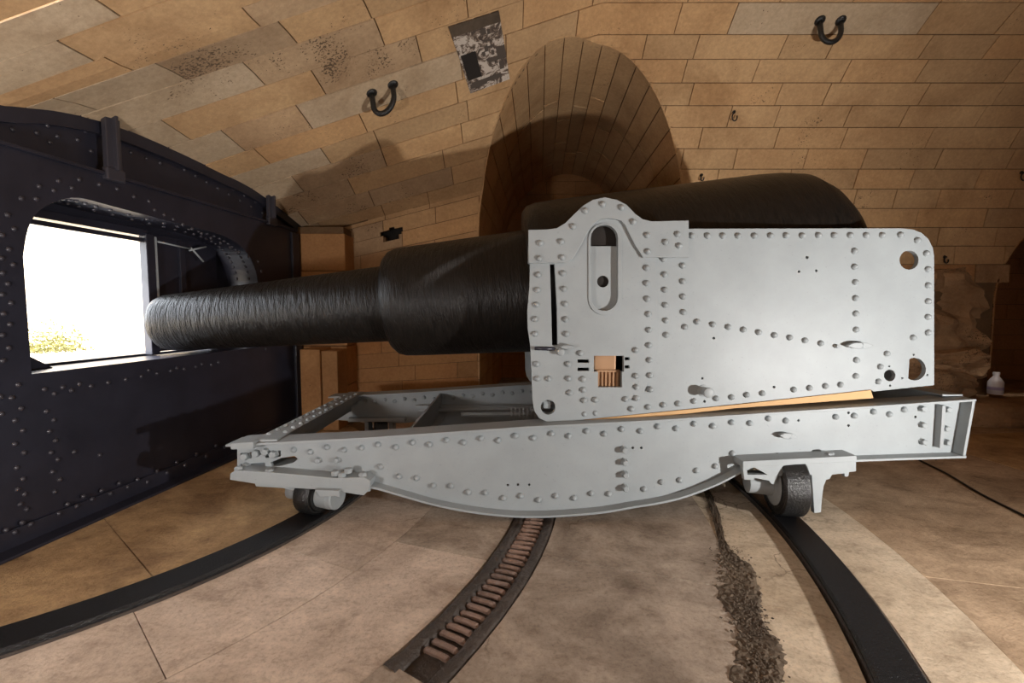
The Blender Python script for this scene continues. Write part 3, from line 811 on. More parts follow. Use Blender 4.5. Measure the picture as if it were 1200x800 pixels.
def small_hook(px, py, s0, X0, sc, lbl):
    c, n = frame_at(px, py, s0, X0)
    root = empty('hook', c, lbl, 'hook', 'small hooks in the vault')
    X = Vector((1, 0, 0)); pts = [c-n*.02, c+n*.03]
    for i in range(11):
        t = -PI/2+1.6*PI*i/10; pts.append(c+n*(.03)+Vector((0, 0, -sc))+X*math.cos(t-PI)*sc*.6*(1)+Vector((0, 0, sc))*math.sin(t+PI)*.9)
    MB().tube(pts, .008, 8).build('hook_bar', M_WHEEL, root, True)
    MB().lathe(c-n*.006, n, [(0, .022), (.012, .02)], 12).build('hook_plate', M_WHEEL, root, True)
small_hook(860, 131, 2, 2.5, .05, 'small black iron hook in the vault left of the breech top')
small_hook(822, 205, 1, 2.2, .035, 'tiny black hook just above the breech')
small_hook(1197, 202, 1, 6, .05, 'small black hook at the right edge of the vault')
small_hook(1107, 301, .2, 5, .045, 'small black hook in the wall right of the carriage')
# damaged painted patch
def patch_paint():
    m, nt, b = new_mat('peeling_dark_and_white_paint'); P = geo_pos(nt)
    f = noise(nt, P, 9, 8, .75, 1.2)
    c = ramp(nt, f, [(.44, (.07, .05, .04)), (.50, (.25, .18, .13)), (.53, (.62, .54, .46)), (.8, (.5, .42, .34))])
    nt.links.new(c, b.inputs['Base Color']); b.inputs['Roughness'].default_value = .8; bump(nt, b, f, .6, .01); return m
M_PP = patch_paint()
cs = [hit(*q, 3.2, -.5) for q in ((525, 31), (584, 12), (597, 92), (551, 109))]
patch = empty('painted_panel', surf(*cs[0]), 'peeling dark and white painted panel on the vault above the barrel', 'panel')
def bil(u, v, off):
    X = (1-v)*((1-u)*cs[0][0]+u*cs[1][0]) + v*((1-u)*cs[3][0]+u*cs[2][0]); s = (1-v)*((1-u)*cs[0][1]+u*cs[1][1]) + v*((1-u)*cs[3][1]+u*cs[2][1])
    return surf(X, s, off)
def qpatch(u0, u1, v0, v1, off, mat, name, n=6):
    mb = MB(); vs = [bil(u0+(u1-u0)*i/n, v0+(v1-v0)*j/n, o) for o in (off, -.01) for i in range(n+1) for j in range(n+1)]; K = (n+1)**2; fs = []
    for i in range(n):
        for j in range(n):
            a = i*(n+1)+j; fs += [(a, a+1, a+n+2, a+n+1), (K+a, K+a+n+1, K+a+n+2, K+a+1)]
    for i in range(n):
        for a, b_ in ((i, i+1), ((i+1)*(n+1)+n, i*(n+1)+n), (n*(n+1)+n-i-1+1-1, n*(n+1)+n-i)): pass
    rim = [i for i in range(n+1)] + [i*(n+1)+n for i in range(1, n+1)] + [n*(n+1)+j for j in range(n-1, -1, -1)] + [i*(n+1) for i in range(n-1, 0, -1)]
    for a, b_ in zip(rim, rim[1:]+rim[:1]): fs.append((a, K+a, K+b_, b_))
    mb.add(vs, fs); return mb.build(name, mat, patch)
qpatch(0, 1, 0, 1, .009, M_PP, 'painted_plaster')
qpatch(0, 1, 0, .14, .013, M_RUBBLE, 'dark_band')
qpatch(.04, .36, .42, .80, .013, M_HOLE, 'slot_shade_patch')  # raised near-black patch, painted as the shade of an open slot
M_SMUDGE = paint_mat('dark_grey_paint', (.09, .07, .055), .8)
for u, v, du, dv in [(.62,.2,.05,.08),(.72,.22,.03,.07),(.64,.33,.07,.03),(.6,.44,.04,.08),(.70,.43,.06,.03),(.72,.52,.03,.07),(.52,.50,.035,.06),(.62,.60,.07,.04),(.78,.62,.2,.06),(.9,.55,.1,.16),(.86,.74,.05,.12),(.45,.88,.35,.06),(.25,.9,.2,.07)]:
    qpatch(u-du, min(1, u+du), v-dv/2, min(1, v+dv/2), .012, M_SMUDGE, 'paint_mark', 2)

# ================================================================== the gun barrel
GY = 3.98
mz = at(196, 378.5, GY); jk = at(620, 341.5, GY)
ax = (jk-mz).normalized(); axL = (jk-mz).length/(620-196)
def dist_px(x):                              # distance along the axis for an image column
    lo, hi = -1., 8.
    for _ in range(40):
        m = (lo+hi)/2
        if project(mz+ax*m)[0] < x: lo = m
        else: hi = m
    return lo
K = GY/FPX*.975
cannon = empty('cannon', mz+ax*3, 'huge black muzzle-loading gun barrel poking into the port', 'cannon')
rotB = Vector((1, 0, 0)).rotation_difference(ax).to_euler()
def barrel_part(name, prof, n=72, mat=None):
    mb = MB(); mb.lathe((0, 0, 0), (1, 0, 0), prof, n, close=True); me = mb.mesh(name, mat or M_BARREL, True)
    me.set_sharp_from_angle(angle=math.radians(50))
    return link(name, me, cannon, mz, rotB)
D = dist_px
def ramp_prof(x0, r0, x1, r1, n=24): return [(D(x0+(x1-x0)*i/n), (r0+(r1-r0)*i/n)*K) for i in range(n+1)]
r_m = 33.5
barrel_part('chase', [(.9, .155), (.0, .16), (-.02, .17), (-.03, r_m*K*.80), (-.015, r_m*K*.93), (.03, r_m*K*.99), (.09, r_m*K*1.01)] + ramp_prof(212, 34, 466, 45.5) + [(D(480), 45.5*K)])
barrel_part('jacket', [(D(464), 44*K), (D(459), 50*K), (D(460), 56*K), (D(465), 61*K), (D(472), 63.5*K), (D(482), 64.5*K)] + ramp_prof(490, 64.8, 640, 73) )
barrel_part('breech_coil', [(D(622), 72*K), (D(618), 85*K), (D(619), 92*K), (D(624), 98*K), (D(634), 101*K), (D(650), 102*K)] + ramp_prof(660, 102.5, 880, 110) + [(D(905), 109.5*K), (D(925), 107*K), (D(942), 98*K), (D(957), 85*K), (D(967), 68*K), (D(973), 48*K), (D(978), 30*K), (D(990), 24*K), (D(1005), 26*K), (D(1012), 20*K), (D(1016), 0.0)])
tr_c = mz+ax*D(712)
mb = MB(); mb.lathe((tr_c.x, 3.19, tr_c.z), (0, 1, 0), [(0, .15), (.01, .16), (2*(GY-3.19)-.01, .16), (2*(GY-3.19), .15)], 32); o = mb.build('trunnion', M_BARREL, cannon, True)

# ================================================================== the carriage
CF = 3.12                                     # outer face of the near cheek
carr = empty('gun_carriage', at(860, 476, 3.98), 'pale grey riveted gun carriage with tall side cheeks', 'carriage')
cheek_px = [(624, 470), (626, 481), (632, 490), (641, 494), (674, 493), (860, 474), (1022, 456.5), (1025, 459), (1096.5, 451.5), (1096.5, 300), (1095, 290), (1090, 280), (1082, 272.5), (1072, 268.5), (1060, 267), (806, 267.5),
            (805.5, 259), (762, 260), (752, 257.5), (743, 251), (733, 240.5), (722, 235), (708, 232), (694, 235), (683, 241.5), (672, 252), (662, 262), (652, 268), (640, 269.5), (619.5, 270.5), (618.5, 308), (621.5, 309.5), (620.5, 335), (618, 365), (618.5, 385), (621.5, 405), (623, 440)]
def A(x, y): return (600+x/4.615, 220+y/4.615)
def B(x, y): return (600+x/4.615, 360+y/4.615)
def C_(x, y): return (860+x/4.615, 240+y/4.615)
def D_(x, y): return (860+x/4.615, 380+y/4.615)
def rdisc(x, y, r, n=20): return px2([(x+r*math.cos(2*PI*i/n), y+r*math.sin(2*PI*i/n)) for i in range(n)], CF)
def slotpts(x0, x1, y0, y1, n=9):
    r = (x1-x0)/2; cx = (x0+x1)/2
    return [(cx+r*math.cos(PI+PI*i/n), y0+r+r*math.sin(PI+PI*i/n)) for i in range(n+1)] + [(cx+r*math.cos(PI*i/n), y1-r+r*math.sin(PI*i/n)) for i in range(n+1)]
slot = px2(slotpts(*[A(425, 0)[0], A(572, 0)[0]], A(0, 200)[1], A(0, 665)[1]), CF)
gwin = px2([B(443, 262), B(605, 262), B(605, 348), B(595, 348), B(595, 432), B(465, 432), B(465, 348), B(443, 348)], CF)
shadow_slit = px2([A(205, 412), A(230, 412), A(243, 640), B(247, 205), A(217, 0)[:1]+(B(0, 205)[1],), A(212, 640)], CF)  # slit cut through the plates in the shape of a bar's cast shadow
sm = [px2([B(a, b-9), B(a+62, b-9), B(a+62, b+9), B(a, b+9)], CF) for a, b in ((355, 291), (355, 335))]
sm += [px2([B(a, b-8), B(a+26, b-8), B(a+26, b+8), B(a, b+8)], CF) for a, b in ((610, 278), (610, 322))]
roundh = [rdisc(*B(195, 540), 8.7), rdisc(*B(335, 580), 5.3), rdisc(*C_(955, 297), 11.2), rdisc(*D_(985, 243), 13.3), rdisc(*D_(850, 277), 6.8),
          rdisc(*C_(402, 283), 1.8, 8), rdisc(*C_(358, 360), 1.4, 8), rdisc(*C_(452, 354), 1.5, 8), rdisc(*D_(222, 340), 1.6, 8), rdisc(*B(1095, 167), 1.5, 8), rdisc(*B(1045, 510), 1.5, 8), rdisc(*B(1033, 385), 1.4, 8),
          rdisc(*D_(980, 165), 1.2, 8), rdisc(*D_(1055, 275), 1.2, 8), rdisc(*D_(918, 292), 1.2, 8), rdisc(*D_(848, 228), 1.1, 8), rdisc(*D_(852, 332), 1.2, 8)]
base_out = px2(cheek_px, CF)
T0 = CF+.012
plate(base_out, [slot, gwin, shadow_slit]+sm+roundh, T0, T0+.03, .0015).build('cheek', M_GREY, carr); cheek = carr.children[0]; cheek['label'] = 'near cheek facing the viewer'
# middle plate
mid_px = [(624, 470), (626, 481), (632, 490), (641, 494), (668, 493), (690, 491)]
mid = px2([(768, 262)] + [(x, y+2) for x, y in cheek_px[18:29]] + [(621, 273), (621, 309), (620.5, 335), (618, 365), (618.5, 385), (621.5, 405), (623, 440), (624, 470), (626, 481), (632, 490), (641, 494), (672, 493), (726, 487), (732, 470), (754, 462), (762, 440), (768, 414), (770.5, 405)], CF)
plate(mid, [slot, gwin, shadow_slit]+sm+[roundh[0]], CF+.002, T0, .0012).build('stiffening_plate', M_GREY, carr)
# arch-shaped cap plate
inner = [A(700, 372), A(665, 320), A(635, 262), A(608, 205), A(585, 182), A(555, 172), A(515, 168), A(470, 175), A(435, 200), A(405, 245), A(370, 310), A(335, 370), A(315, 395), A(285, 407)]
cap = px2([(619.5, 308.5)] + [(619, 270)] + list(reversed(cheek_px[16:30]))[1:] + [(806, 302), (770, 302), (752, 302)] + inner, CF)
plate(cap, [], CF-.022, CF+.002, .002).build('cap_plate', M_GREY, carr)
# slot lining: raised lip and recessed panel
lip = px2(slotpts(A(412, 0)[0], A(592, 0)[0], A(0, 190)[1], A(0, 690)[1]), CF)
plate(lip, [slot], CF-.006, CF+.004, .0015).build('slot_lip', M_GREY, carr)
b = plate(px2([A(410, 312), A(600, 312), A(600, 690), A(410, 690)], CF), [px2([(A(497, 505)[0]+7*math.cos(t*PI/8), A(497, 505)[1]+7*math.sin(t*PI/8)) for t in range(16)], CF)], T0+.022, T0+.03, 0)
b.build('slot_panel', M_GREY, carr)
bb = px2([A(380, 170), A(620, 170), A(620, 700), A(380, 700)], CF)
plate(bb, [], T0+.05, T0+.055, 0).build('slot_shade_sheet', M_HOLE, carr)  # near-black sheet added behind the slot to paint its inner shade
# inner stiffening frame of the cheek
def strip(pts, Y0, Y1, th, name, mat, parent):
    mb = MB()
    for (x0, z0), (x1, z1) in zip(pts[:-1], pts[1:]):
        d = Vector((x1-x0, 0, z1-z0)).normalized(); nn = Vector((-d.z, 0, d.x))*th/2
        a, b_ = Vector((x0, 0, z0)), Vector((x1, 0, z1))
        mb.hexa([a-nn+Vector((0, Y0, 0)), a+nn+Vector((0, Y0, 0)), a+nn+Vector((0, Y1, 0)), a-nn+Vector((0, Y1, 0)), b_-nn+Vector((0, Y0, 0)), b_+nn+Vector((0, Y0, 0)), b_+nn+Vector((0, Y1, 0)), b_-nn+Vector((0, Y1, 0))])
    return mb.build(name, mat, parent)
# far cheek
FCY = 2*GY-CF
o = plate(px2([cheek_px[i] for i in range(len(cheek_px))], CF), [roundh[3]], FCY-.045, FCY-.01, .0015).build('cheek', M_GREY, carr)
# transoms between the cheeks (below and behind the barrel)
z_r = at(1060, 440, CF).z
xa = at(1030, 440, CF).x; xb_ = at(1068, 440, CF).x
b = MB(); b.box((xb_-.06, T0+.03, z_r-.05), (xb_, FCY-.045, z_r+.3)); b.build('rear_transom', M_GREY, carr, bevel=.004)
x0 = at(634, 480, CF).x; z0 = at(634, 480, CF).z
b = MB(); b.box((x0+.02, T0+.03, z0), (x0+.07, FCY-.045, z0+.28)); b.build('front_transom', M_GREY, carr, bevel=.004)
pb = at(800, 462, CF)
b = MB(); b.box((x0+.2, T0+.15, z0+.02), (pb.x+.8, FCY-.2, z0+.06)); b.build('bottom_plate', M_GREYD, carr)
# timber lining of round holes: vertical bar behind the rear hole
hx_ = at(*D_(965, 243), CF)
b = MB(); b.box((hx_.x-.025, T0+.05, hx_.z-.1), (hx_.x+.03, T0+.08, hx_.z+.1)); b.build('frame_bar', M_GREY, carr)
# bronze gear in the square window
gc = at(*B(525, 345), CF)
gear = MB(); gear.box((gc.x-.095, T0+.035, gc.z+.0), (gc.x+.06, T0+.12, gc.z+.13)); o = gear.build('bronze_housing', M_BRASS, carr, bevel=.01); o['label'] = 'bronze housing in the square opening'
gear = MB()
for i in range(6):
    xx = gc.x-.07+i*.026; gear.box((xx, T0+.028, gc.z-.12), (xx+.012, T0+.05, gc.z-.01))
gear.box((gc.x-.085, T0+.05, gc.z-.13), (gc.x+.09, T0+.10, gc.z+.0)); gear.box((gc.x-.08, T0+.026, gc.z-.012), (gc.x+.065, T0+.04, gc.z+.002))
gear.build('bronze_pinion', M_BRASS, carr)
# rivets of the cheek
LA = [(490,90),(395,125),(592,108),(655,185),(330,210),(730,257),(152,300),(265,292),(148,382),(272,377),(733,345),(828,294),(895,252),(903,314)]
LA2 = [(972,260),(1057,260),(1140,260),(142,470),(275,463),(138,552),(280,547),(132,632),(287,628),(125,710),(290,711),(125,790),(293,790),(727,433),(727,516),(730,600),(737,683),(740,768),(818,386),(824,469),(826,552),(828,634),(831,717),(833,795),(922,421),(922,506),(923,588),(926,672),(934,752),(1000,724),(1084,738),(1168,752)]
LB = [(125,66),(290,66),(125,146),(295,146),(368,248),(303,306),(133,306),(305,384),(383,387),(198,385),(138,385),(313,461),(385,445),(390,503),(450,499),(450,570),(390,575),(613,495),(672,490),(672,430),(668,370),(668,231),(738,38),(738,122),(740,204),(743,285),(745,367),(748,444),(832,73),(838,156),(930,27),(934,106),(645,548),(735,538),(817,527),(897,519),(982,506),(1103,492),(1186,485)]
LC = [(22,168),(110,168),(197,167),(281,166),(368,167),(455,165),(540,165),(627,165),(713,165),(800,165),(898,163),(990,192),(1038,263),(1047,348),(1047,435),(1047,521),(1047,605),(1048,690),(966,717),(650,250),(650,335),(655,418),(655,504),(657,587),(658,674),(50,674),(132,688),(217,704),(300,717),(382,732),(468,748)]
LD = [(825,157),(660,192),(657,278),(790,228),(780,308),(575,325),(493,332),(407,343),(322,352),(152,371),(68,380)]
riv = dome_mesh('rivet', .0215, .026, M_GREY, 12)
done = []
def put_rivet(x, y, Y, parent, me=riv):
    for q in done:
        if math.hypot(q[0]-x, q[1]-y) < 5: return
    done.append((x, y)); link('rivet', me, parent, at(x, y, Y-.01) if False else at(x, y, Y))
cap_o = [o for o in carr.children if o.name.startswith('cap_plate')][0]; mid_o = [o for o in carr.children if o.name.startswith('stiffening_plate')][0]
for q in LA: put_rivet(*A(*q), CF-.022, cap_o)
MIDX = 770.5
for L, fn in ((LA2, A), (LB, B), (LC, C_), (LD, D_)):
    for q in L:
        x, y = fn(*q); put_rivet(x, y, CF+.002 if x < MIDX and y < 470 else T0, mid_o if x < MIDX and y < 470 else cheek)
# levers and handles on the cheek
def knob(px, py, Y, r, h, parent, name='lug', mat=None):
    p = at(px, py, Y); return MB().lathe(p, (0, -1, 0), [(-.01, r*1.25), (.008, r*1.2), (.012, r*.8), (h*.7, r*.8), (h*.78, r*1.05), (h*.95, r), (h, r*.7)], 20).build(name, mat or M_GREY, parent, True, sharp=40)
knob(*B(1035, 450), T0, .034, .10, carr)
p = at(*B(1035, 450), T0-.07); q = at(*B(1005, 446), T0-.02)
# rear lever: flat lens shaped cleat
def lever(cx, cy, L, Hh, Y, parent, dep=.07, ang=0):
    pts = []
    for i in range(20):
        t = 2*PI*i/20; u, v = math.cos(t)*L/2, math.sin(t)*Hh/2*(1 if abs(math.cos(t)) < .8 else .7)
        pts.append((cx+u*math.cos(ang)-v*math.sin(ang), cy+u*math.sin(ang)+v*math.cos(ang)))
    plate(px2(pts, Y-dep), [], Y-dep, Y-dep+.02, .004).build('lever', M_GREY, parent)
    p = at(cx, cy, Y); MB().tube([p+Vector((0, .01, 0)), at(cx, cy, Y-dep)], .02, 12).build('lever_stem', M_GREY, parent, True)
lever(*D_(685, 115), 30, 7.5, T0, carr, .05)
knob(*D_(550, 118), T0, .012, .03, carr)
# small front lever and rod
lever(*B(300, 215), 17, 4.5, CF+.002, carr, .04, -.02)
knob(*B(262, 240), CF+.002, .022, .05, carr)
a_, b_ = at(*B(122, 222), CF-.012), at(*B(232, 224), CF-.012)
MB().tube([a_, b_], .013, 10).build('rod', M_IRON, carr, True)
# timber packing under the cheek
wood = plate(px2([(672, 493.4), (860, 474.5), (1021, 457), (1024, 466.5), (860, 478.5), (690, 497.5), (672, 498)], CF), [], CF+.004, CF+.2, .001).build('timber_strip', M_WOOD)
tag(wood, 'long thin pale timber strip wedged under the carriage cheek on top of the slide', 'plank')

# ================================================================== the slide
slide = empty('gun_slide', (.4, 3.98, 0), 'long pale grey riveted slide frame with curved underside and wheels', 'slide')
WB = 3.12                                     # web plane of the near beam
top_l = [(279, 519), (430, 511), (621, 498), (760, 491), (1040, 473), (1128, 467)]
bot_l = [(279, 560), (395, 566), (434, 563), (470, 572), (509, 583), (543, 590), (575, 594.5), (608, 597), (640, 597), (673, 595), (705, 592), (740, 586), (765, 582), (790, 576.5), (815, 568), (840, 557.5), (872, 541), (890, 538), (1000, 533), (1117, 529)]
top_w = px2(top_l, WB); bot_w = px2(smooth_curve(bot_l, 3), WB)
def X(px): return at(px, 500, WB).x
def beam(Y0, sgn, nm):
    """Y0 = web plane; sgn = -1 flanges reach towards the camera side"""
    web = [(x, z) for x, z in bot_w] + [(x, z) for x, z in reversed(top_w)]
    hl = []
    if sgn < 0:
        hl = [px2([(283, 530), (296, 529), (296, 536), (283, 537)], WB), px2([(318, 541), (330, 536), (346, 533.5), (350, 537), (345, 541), (330, 545), (320, 546)], WB), px2([(283, 543), (312, 541), (312, 549), (283, 551)], WB), px2([(312, 528), (330, 527), (330, 534), (312, 536)], WB)]
        hl += [px2([(x+1.5*math.cos(t*PI/4), y+1.5*math.sin(t*PI/4)) for t in range(8)], WB) for x, y in ((595, 567.5), (607, 567), (620, 567), (751, 524), (741, 524), (934.5, 492), (993, 483), (993, 498), (1071, 488))]
    wo_ = plate(web, hl, Y0-.011, Y0+.011, .001).build('beam_web', M_GREY, slide)
    def flange(pts, up, name):
        mb = MB(); th = .016; vs = []
        for x, z in pts:
            z0, z1 = (z, z+th) if up else (z-th, z)
            vs += [(x, Y0-.095, z0), (x, Y0+.10, z0), (x, Y0+.10, z1), (x, Y0-.095, z1)]
        n = len(pts)
        fs = [(4*i+k, 4*i+(k+1) % 4, 4*i+4+(k+1) % 4, 4*i+4+k) for i in range(n-1) for k in range(4)] + [(3, 2, 1, 0), (4*n-4, 4*n-3, 4*n-2, 4*n-1)]
        mb.add(vs, fs); mb.build(name, M_GREY, slide, bevel=.003)
    tw = [(top_w[0][0]-.03, top_w[0][1])] + top_w[1:]
    flange(tw, True, 'top_flange')
    bp = [q for q in bot_w if q[0] > X(428)]
    flange(bp, False, 'bottom_flange')
    return wo_
web_n = beam(WB, -1, 'near'); web_f = beam(2*GY-WB, 1, 'far')
# rivets of the near beam
E3 = lambda x, y: (250+x/4.615, 430+y/4.615); E4 = lambda x, y: (500+x/4.615, 440+y/4.615); E5 = lambda x, y: (740+x/4, 460+y/4)
done.clear()
L3 = [(437,445),(527,457),(617,432),(708,447),(803,435),(892,418),(988,432),(1078,407),(1170,418),(905,537),(1005,590),(1100,598),(1190,640)]
L4 = [(108,347),(200,360),(293,338),(388,349),(480,324),(577,336),(675,312),(768,325),(865,299),(960,313),(1054,288),(1155,298),(132,595),(225,629),(318,631),(415,660),(508,648),(605,670),(698,648),(797,660),(890,635),(983,637),(1175,612)]
L5 = [(122,157),(208,167),(292,145),(380,155),(468,138),(553,142),(640,120),(722,130),(955,112),(1042,107),(1132,88),(140,417),(225,408),(303,363),(392,343),(472,283)]
LS = [(838,485),(918,460)]
wf = WB-.011
riv_s = dome_mesh('rivet', .0215, .026, M_GREY, 12)
for L, fn in ((L3, E3), (L4, E4), (L5, E5), (LS, D_)):
    for q in L: put_rivet(*fn(*q), wf, web_n, riv_s)
# the same rows on the inside of the far beam
FY = 2*GY-WB
rng = 0
xx = X(300)
while xx < X(1110):
    zt_ = None
    for (xa_, za_), (xb2, zb2) in zip(top_w[:-1], top_w[1:]):
        if xa_ <= xx <= xb2: zt_ = za_+(zb2-za_)*(xx-xa_)/(xb2-xa_)
    if zt_: link('rivet', riv_s, web_f, (xx, FY-.011, zt_-.06-(.02 if rng % 2 else 0)))
    xx += .105; rng += 1
# large bolts
def bolt(px, py, Y, parent, r=.026, h=.045, name='bolt'):
    p = at(px, py, Y); MB().lathe(p, (0, -1, 0), [(-.005, r*1.1), (.006, r*1.1), (.007, r*.95), (h, r*.85), (h+.004, r*.6)], 6).build(name, M_GREY, parent, bevel=.002)
for q in ((1065,397),(1068,463),(1070,530),(1070,602)): bolt(*E4(*q), wf, web_n)
for q in ((1010,453),(1012,541),(1015,632),(1145,458),(1137,560),(1145,635)): bolt(*D_(*q), wf, web_n, .024, .03)
for q in ((571, 500), (672, 500)): bolt(*E3(*q), wf, web_n, .022, .03)
for x, y in ((289, 533.5), (302, 530), (313, 528), (322, 531), (290, 545)): bolt(x, y, WB, slide, .03, .04)
# lugs
lever(924, 511, 20, 7, wf, web_n, .05, .1)
bolt(*E4(595+ -30, 0), wf, web_n) if False else None
knob(727, 526, wf, .015, .03, slide) if False else None
# vertical slot bar near the rear end
p0_, p1_ = at(1097, 473, WB), at(1099, 522, WB)
b = MB(); b.box((p0_.x-.012, wf-.05, p1_.z), (p0_.x+.012, wf+.01, p0_.z)); b.build('guide_bar', M_GREYD, slide, bevel=.003)
# end plate at the rear (bent edge)
pe = top_w[-1]; be = bot_w[-1]
mb = MB(); mb.hexa([(be[0]-.02, WB-.09, be[1]), (be[0]+.0, WB-.09, be[1]), (be[0]+.0, WB+.1, be[1]), (be[0]-.02, WB+.1, be[1]), (pe[0]-.02, WB-.09, pe[1]), (pe[0], WB-.09, pe[1]), (pe[0], WB+.1, pe[1]), (pe[0]-.02, WB+.1, pe[1])])
mb.build('end_plate', M_GREY, slide, bevel=.003)
# cross members
zt0 = top_w[0][1]; slope = (top_w[-1][1]-top_w[0][1])/(top_w[-1][0]-top_w[0][0])
def ztop(x): return zt0+(x-top_w[0][0])*slope
xc0, xc1 = at(303, 510, 3.12).x, at(330, 512, 3.12).x
b = MB(); b.box((xc0, WB-.06, ztop(xc0)+.017), (xc1, FY+.06, ztop(xc0)+.035)); b.build('front_crossbeam_plate', M_GREY, slide, bevel=.003); fcp = [o for o in slide.children if o.name.startswith('front_crossbeam_plate')][0]
b = MB(); b.box((xc0+.02, WB+.02, ztop(xc0)-.16), (xc0+.04, FY-.02, ztop(xc0)+.017)); b.box((xc1-.03, WB+.02, ztop(xc0)-.04), (xc1-.012, FY-.02, ztop(xc0)+.017)); b.build('front_crossbeam', M_GREY, slide)
nb = 13
riv_up = dome_mesh('rivet', .019, .017, M_GREY, 10)
for i in range(nb):
    for xo in ((xc0+.04), (xc1-.035)):
        o = link('rivet', riv_up, fcp, (xo, WB+.06+(FY-WB-.12)*(i+(.5 if xo > xc0+.05 else 0))/nb, ztop(xc0)+.035), (-PI/2, 0, 0))
for fx in (X(470), X(760), X(1060)):
    zz = ztop(fx)
    b = MB(); b.box((fx, WB+.02, zz-.22), (fx+.02, FY-.02, zz-.03)); b.box((fx-.06, WB+.02, zz-.235), (fx+.08, FY-.02, zz-.22)); b.build('crossbeam', M_GREYD, slide)
xe = top_w[-1][0]
b = MB(); b.box((xe-.14, WB, ztop(xe)+.017), (xe, FY, ztop(xe)+.03)); b.box((xe-.10, WB+.02, ztop(xe)-.3), (xe-.08, FY-.02, ztop(xe)+.016)); b.build('rear_crossbeam', M_GREY, slide, bevel=.003)
# grating strips and pipe seen between the beams
mb = MB(); za = ztop(X(560))-.13
mb.box((X(430), FY-.16, za-.06), (X(900), FY-.10, za-.04)); mb.tube([(X(440), FY-.25, za-.07), (X(900), FY-.25, za-.02)], .018); mb.tube([(X(520), 4.2, za-.02), (X(900), 4.2, za)], .02)
mb.build('inner_rail', M_GREY, slide)
mb = MB()
for i in range(7): mb.box((X(598)+i*.035, 3.9, za-.02), (X(598)+i*.035+.012, 3.98, za+.09))
mb.build('comb_plate', M_GREYD, slide)
# ---- rear wheel bracket and wheel
def tangent_wheel(R, px, wy, r, wd, name, lbl=None, flange_=False):
    a = -math.asin((PV.y-wy)/R) if wy < PV.y else math.asin((wy-PV.y)/R)
    rad = Vector((math.cos(a), math.sin(a), 0)); c = PV+rad*R+Vector((0, 0, r+.035))
    mb = MB(); h = wd/2
    mb.lathe(c, rad, [(-h, r*.35), (-h, r*.80), (-h+.012, r*.84), (-h+.012, r*.93), (-h, r*.96), (-h+.01, r*1.0), (h-.01, r), (h, r*.96), (h-.012, r*.93), (h-.012, r*.84), (h, r*.80), (h, r*.35)], 48)
    o = mb.build(name, M_WHEEL, slide, True, sharp=30)
    return o, c, rad
wo, wc, wr_ = tangent_wheel((RR0+RR1)/2, 0, 3.10, .215, .16, 'wheel')
MB().lathe(wc, wr_, [(-.26, .05), (-.25, .075), (-.10, .085), (-.082, .15), (-.08, .0)], 24).build('axle', M_GREYD, wo, True, sharp=35)
MB().lathe(wc, wr_, [(.075, .12), (.10, .12), (.105, .05)], 24).build('hub', M_GREYD, wo, True, sharp=35)
BY = 2.98
brk = px2([(870, 546), (1003, 538.5), (1003, 552), (995, 553), (994, 558), (990, 558.5), (989, 554.5), (975, 556), (972, 561), (968, 562), (965, 570), (963, 585), (962, 600), (954, 601), (953, 585), (952, 570), (951, 556.5), (915, 557.5), (912, 557.5), (908, 567), (904, 567), (901, 563), (885, 560), (882, 562), (872, 562)], BY)
tri = px2([(876, 556), (875, 550), (884, 547.5), (899, 556)], BY)
plate(brk, [tri], BY, BY+.03, .002).build('wheel_bracket', M_GREY, slide)
plate(brk, [], 3.26, 3.29, .002).build('wheel_bracket', M_GREY, slide)
s_ = px2([(870, 540), (1003, 533.5), (1003, 540), (870, 547)], BY)
axp = plate(s_, [], BY-.005, 3.3, .003).build('axle_plate', M_GREY, slide)
for x, y in ((870, 542), (892, 541), (966, 539), (972, 534), (990, 537)):
    p = at(x, y, BY+.05); MB().lathe((p.x, p.y, p.z-.01), (0, 0, 1), [(0, .03), (.03, .03), (.036, .022)], 6).build('nut', M_GREY, axp)
# ---- front wheel and bracket
wo, wc, wr_ = tangent_wheel((FR0+FR1)/2, 0, 3.12, .135, .13, 'wheel')
MB().lathe(wc, wr_, [(.04, .06), (.068, .085), (.16, .088), (.165, .06)], 28).build('hub', M_GREY, wo, True, sharp=35)
MB().lathe(wc, wr_, [(.14, .086), (.195, .086), (.203, .078)], 28).build('hub_cap', M_GREY, wo, True, sharp=35)
MB().lathe(wc, wr_, [(-.2, .06), (-.04, .06)], 16).build('axle', M_GREYD, wo, True)
fb = px2([(273, 553), (279, 549), (330, 552), (395, 558), (428, 557), (436, 561), (434, 572), (428, 578), (420, 577), (396, 573), (340, 569), (305, 565), (273, 560)], 3.03)
plate(fb, [], 3.0, 3.30, .004).build('front_axle_plate', M_GREY, slide); axp = [o for o in slide.children if o.name.startswith('front_axle_plate')][0]
plate(px2([(296, 565), (335, 568), (360, 576), (350, 578), (330, 573), (298, 571)], 3.03), [], 3.05, 3.25, .003).build('front_bracket', M_GREY, slide)
plate(px2([(372, 571), (400, 572), (401, 580), (396, 578), (378, 579)], 3.0), [], 2.96, 3.05, .003).build('front_bracket', M_GREY, slide)
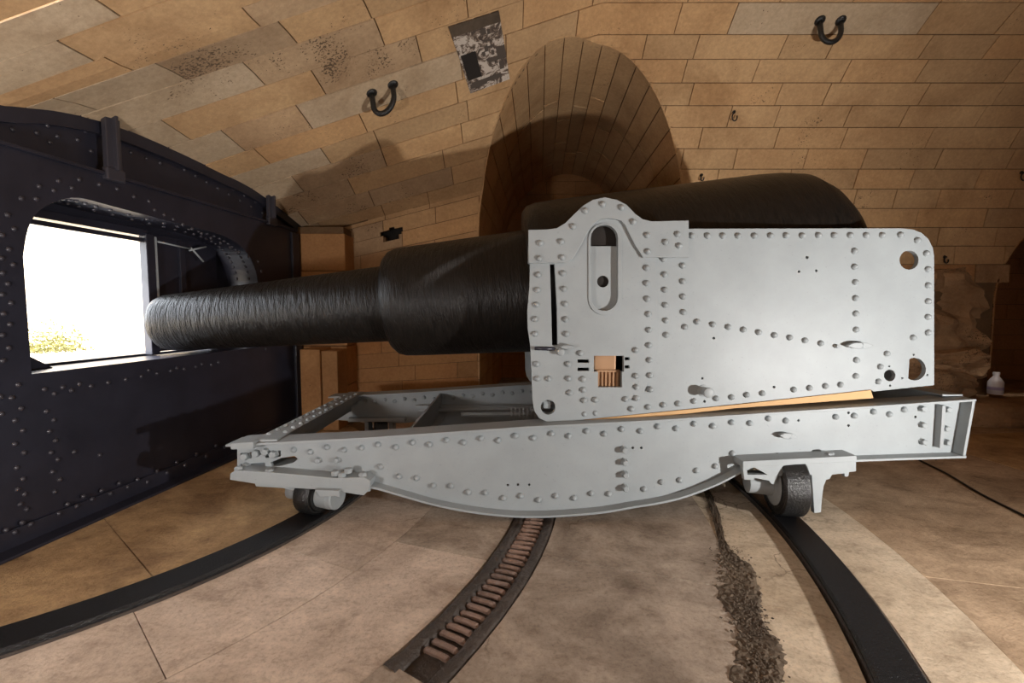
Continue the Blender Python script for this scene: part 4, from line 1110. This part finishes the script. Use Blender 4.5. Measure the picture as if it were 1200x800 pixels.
for x, y in ((280, 550), (316, 553), (330, 557), (393, 555), (401, 557), (408, 552), (425, 557), (430, 573)):
    p = at(x, y, 3.03); MB().lathe((p.x, p.y, p.z-.01), (0, 0, 1), [(0, .028), (.028, .028), (.034, .02)], 6).build('nut', M_GREY, axp)
b = plate(px2([(273, 518), (300, 516), (300, 524), (274, 525)], 3.03), [], 3.0, 3.2, .002); b.build('corner_cap', M_GREY, slide)
# far side wheels
for R, r, wd in (((RR0+RR1)/2, .215, .16), ((FR0+FR1)/2, .135, .13)):
    tangent_wheel(R, 0, 2*GY-3.06, r, wd, 'wheel')
    cx = PV.x+math.sqrt(R*R-(2*GY-3.06-PV.y)**2)
    b = MB(); b.box((cx-.3, FY-.1, r*2+.045), (cx+.3, FY+.14, bot_w[0][1] if R < 4 else at(900, 538, WB).z)); b.box((cx-.15, FY-.02, r*.8), (cx-.11, FY+.12, r*2+.06)); b.box((cx+.11, FY-.02, r*.8), (cx+.15, FY+.12, r*2+.06)); b.build('wheel_bracket', M_GREYD, slide)
for o in list(slide.children):
    if o.name.startswith('wheel') and not o.name.startswith('wheel_'): o['label'] = 'black iron wheel'

# ================================================================== small things
bp_ = at(1166, 461.5, 6.0)
bt = empty('bottle', bp_, 'small white plastic bottle on the rock ledge right of the slide', 'bottle')
mb = MB(); mb.lathe(bp_, (0, 0, 1), [(0, .072), (.01, .08), (.16, .08), (.205, .055), (.235, .032), (.262, .030)], 20); mb.build('bottle_body', M_WHITE, bt, True, sharp=50)
MB().lathe(bp_, (0, 0, 1), [(.258, .036), (.29, .036), (.294, .03)], 16).build('cap', M_WHITE, bt, True, sharp=50)
MB().lathe(bp_, (0, 0, 1), [(.06, .0812), (.10, .0812)], 20, close=True).build('label_band', M_BLUE, bt, True)
cp = [on_floor(x, y) + Vector((0, 0, .008)) for x, y in smooth_curve([(1060, 528), (1078, 540), (1110, 556), (1150, 580), (1205, 608), (1290, 655)], 5)]
o = MB().tube(cp, .008, 8).build('cable', M_CABLE, None, True); tag(o, 'thin black cable lying on the floor right of the slide', 'cable')

scn.render.film_transparent = False
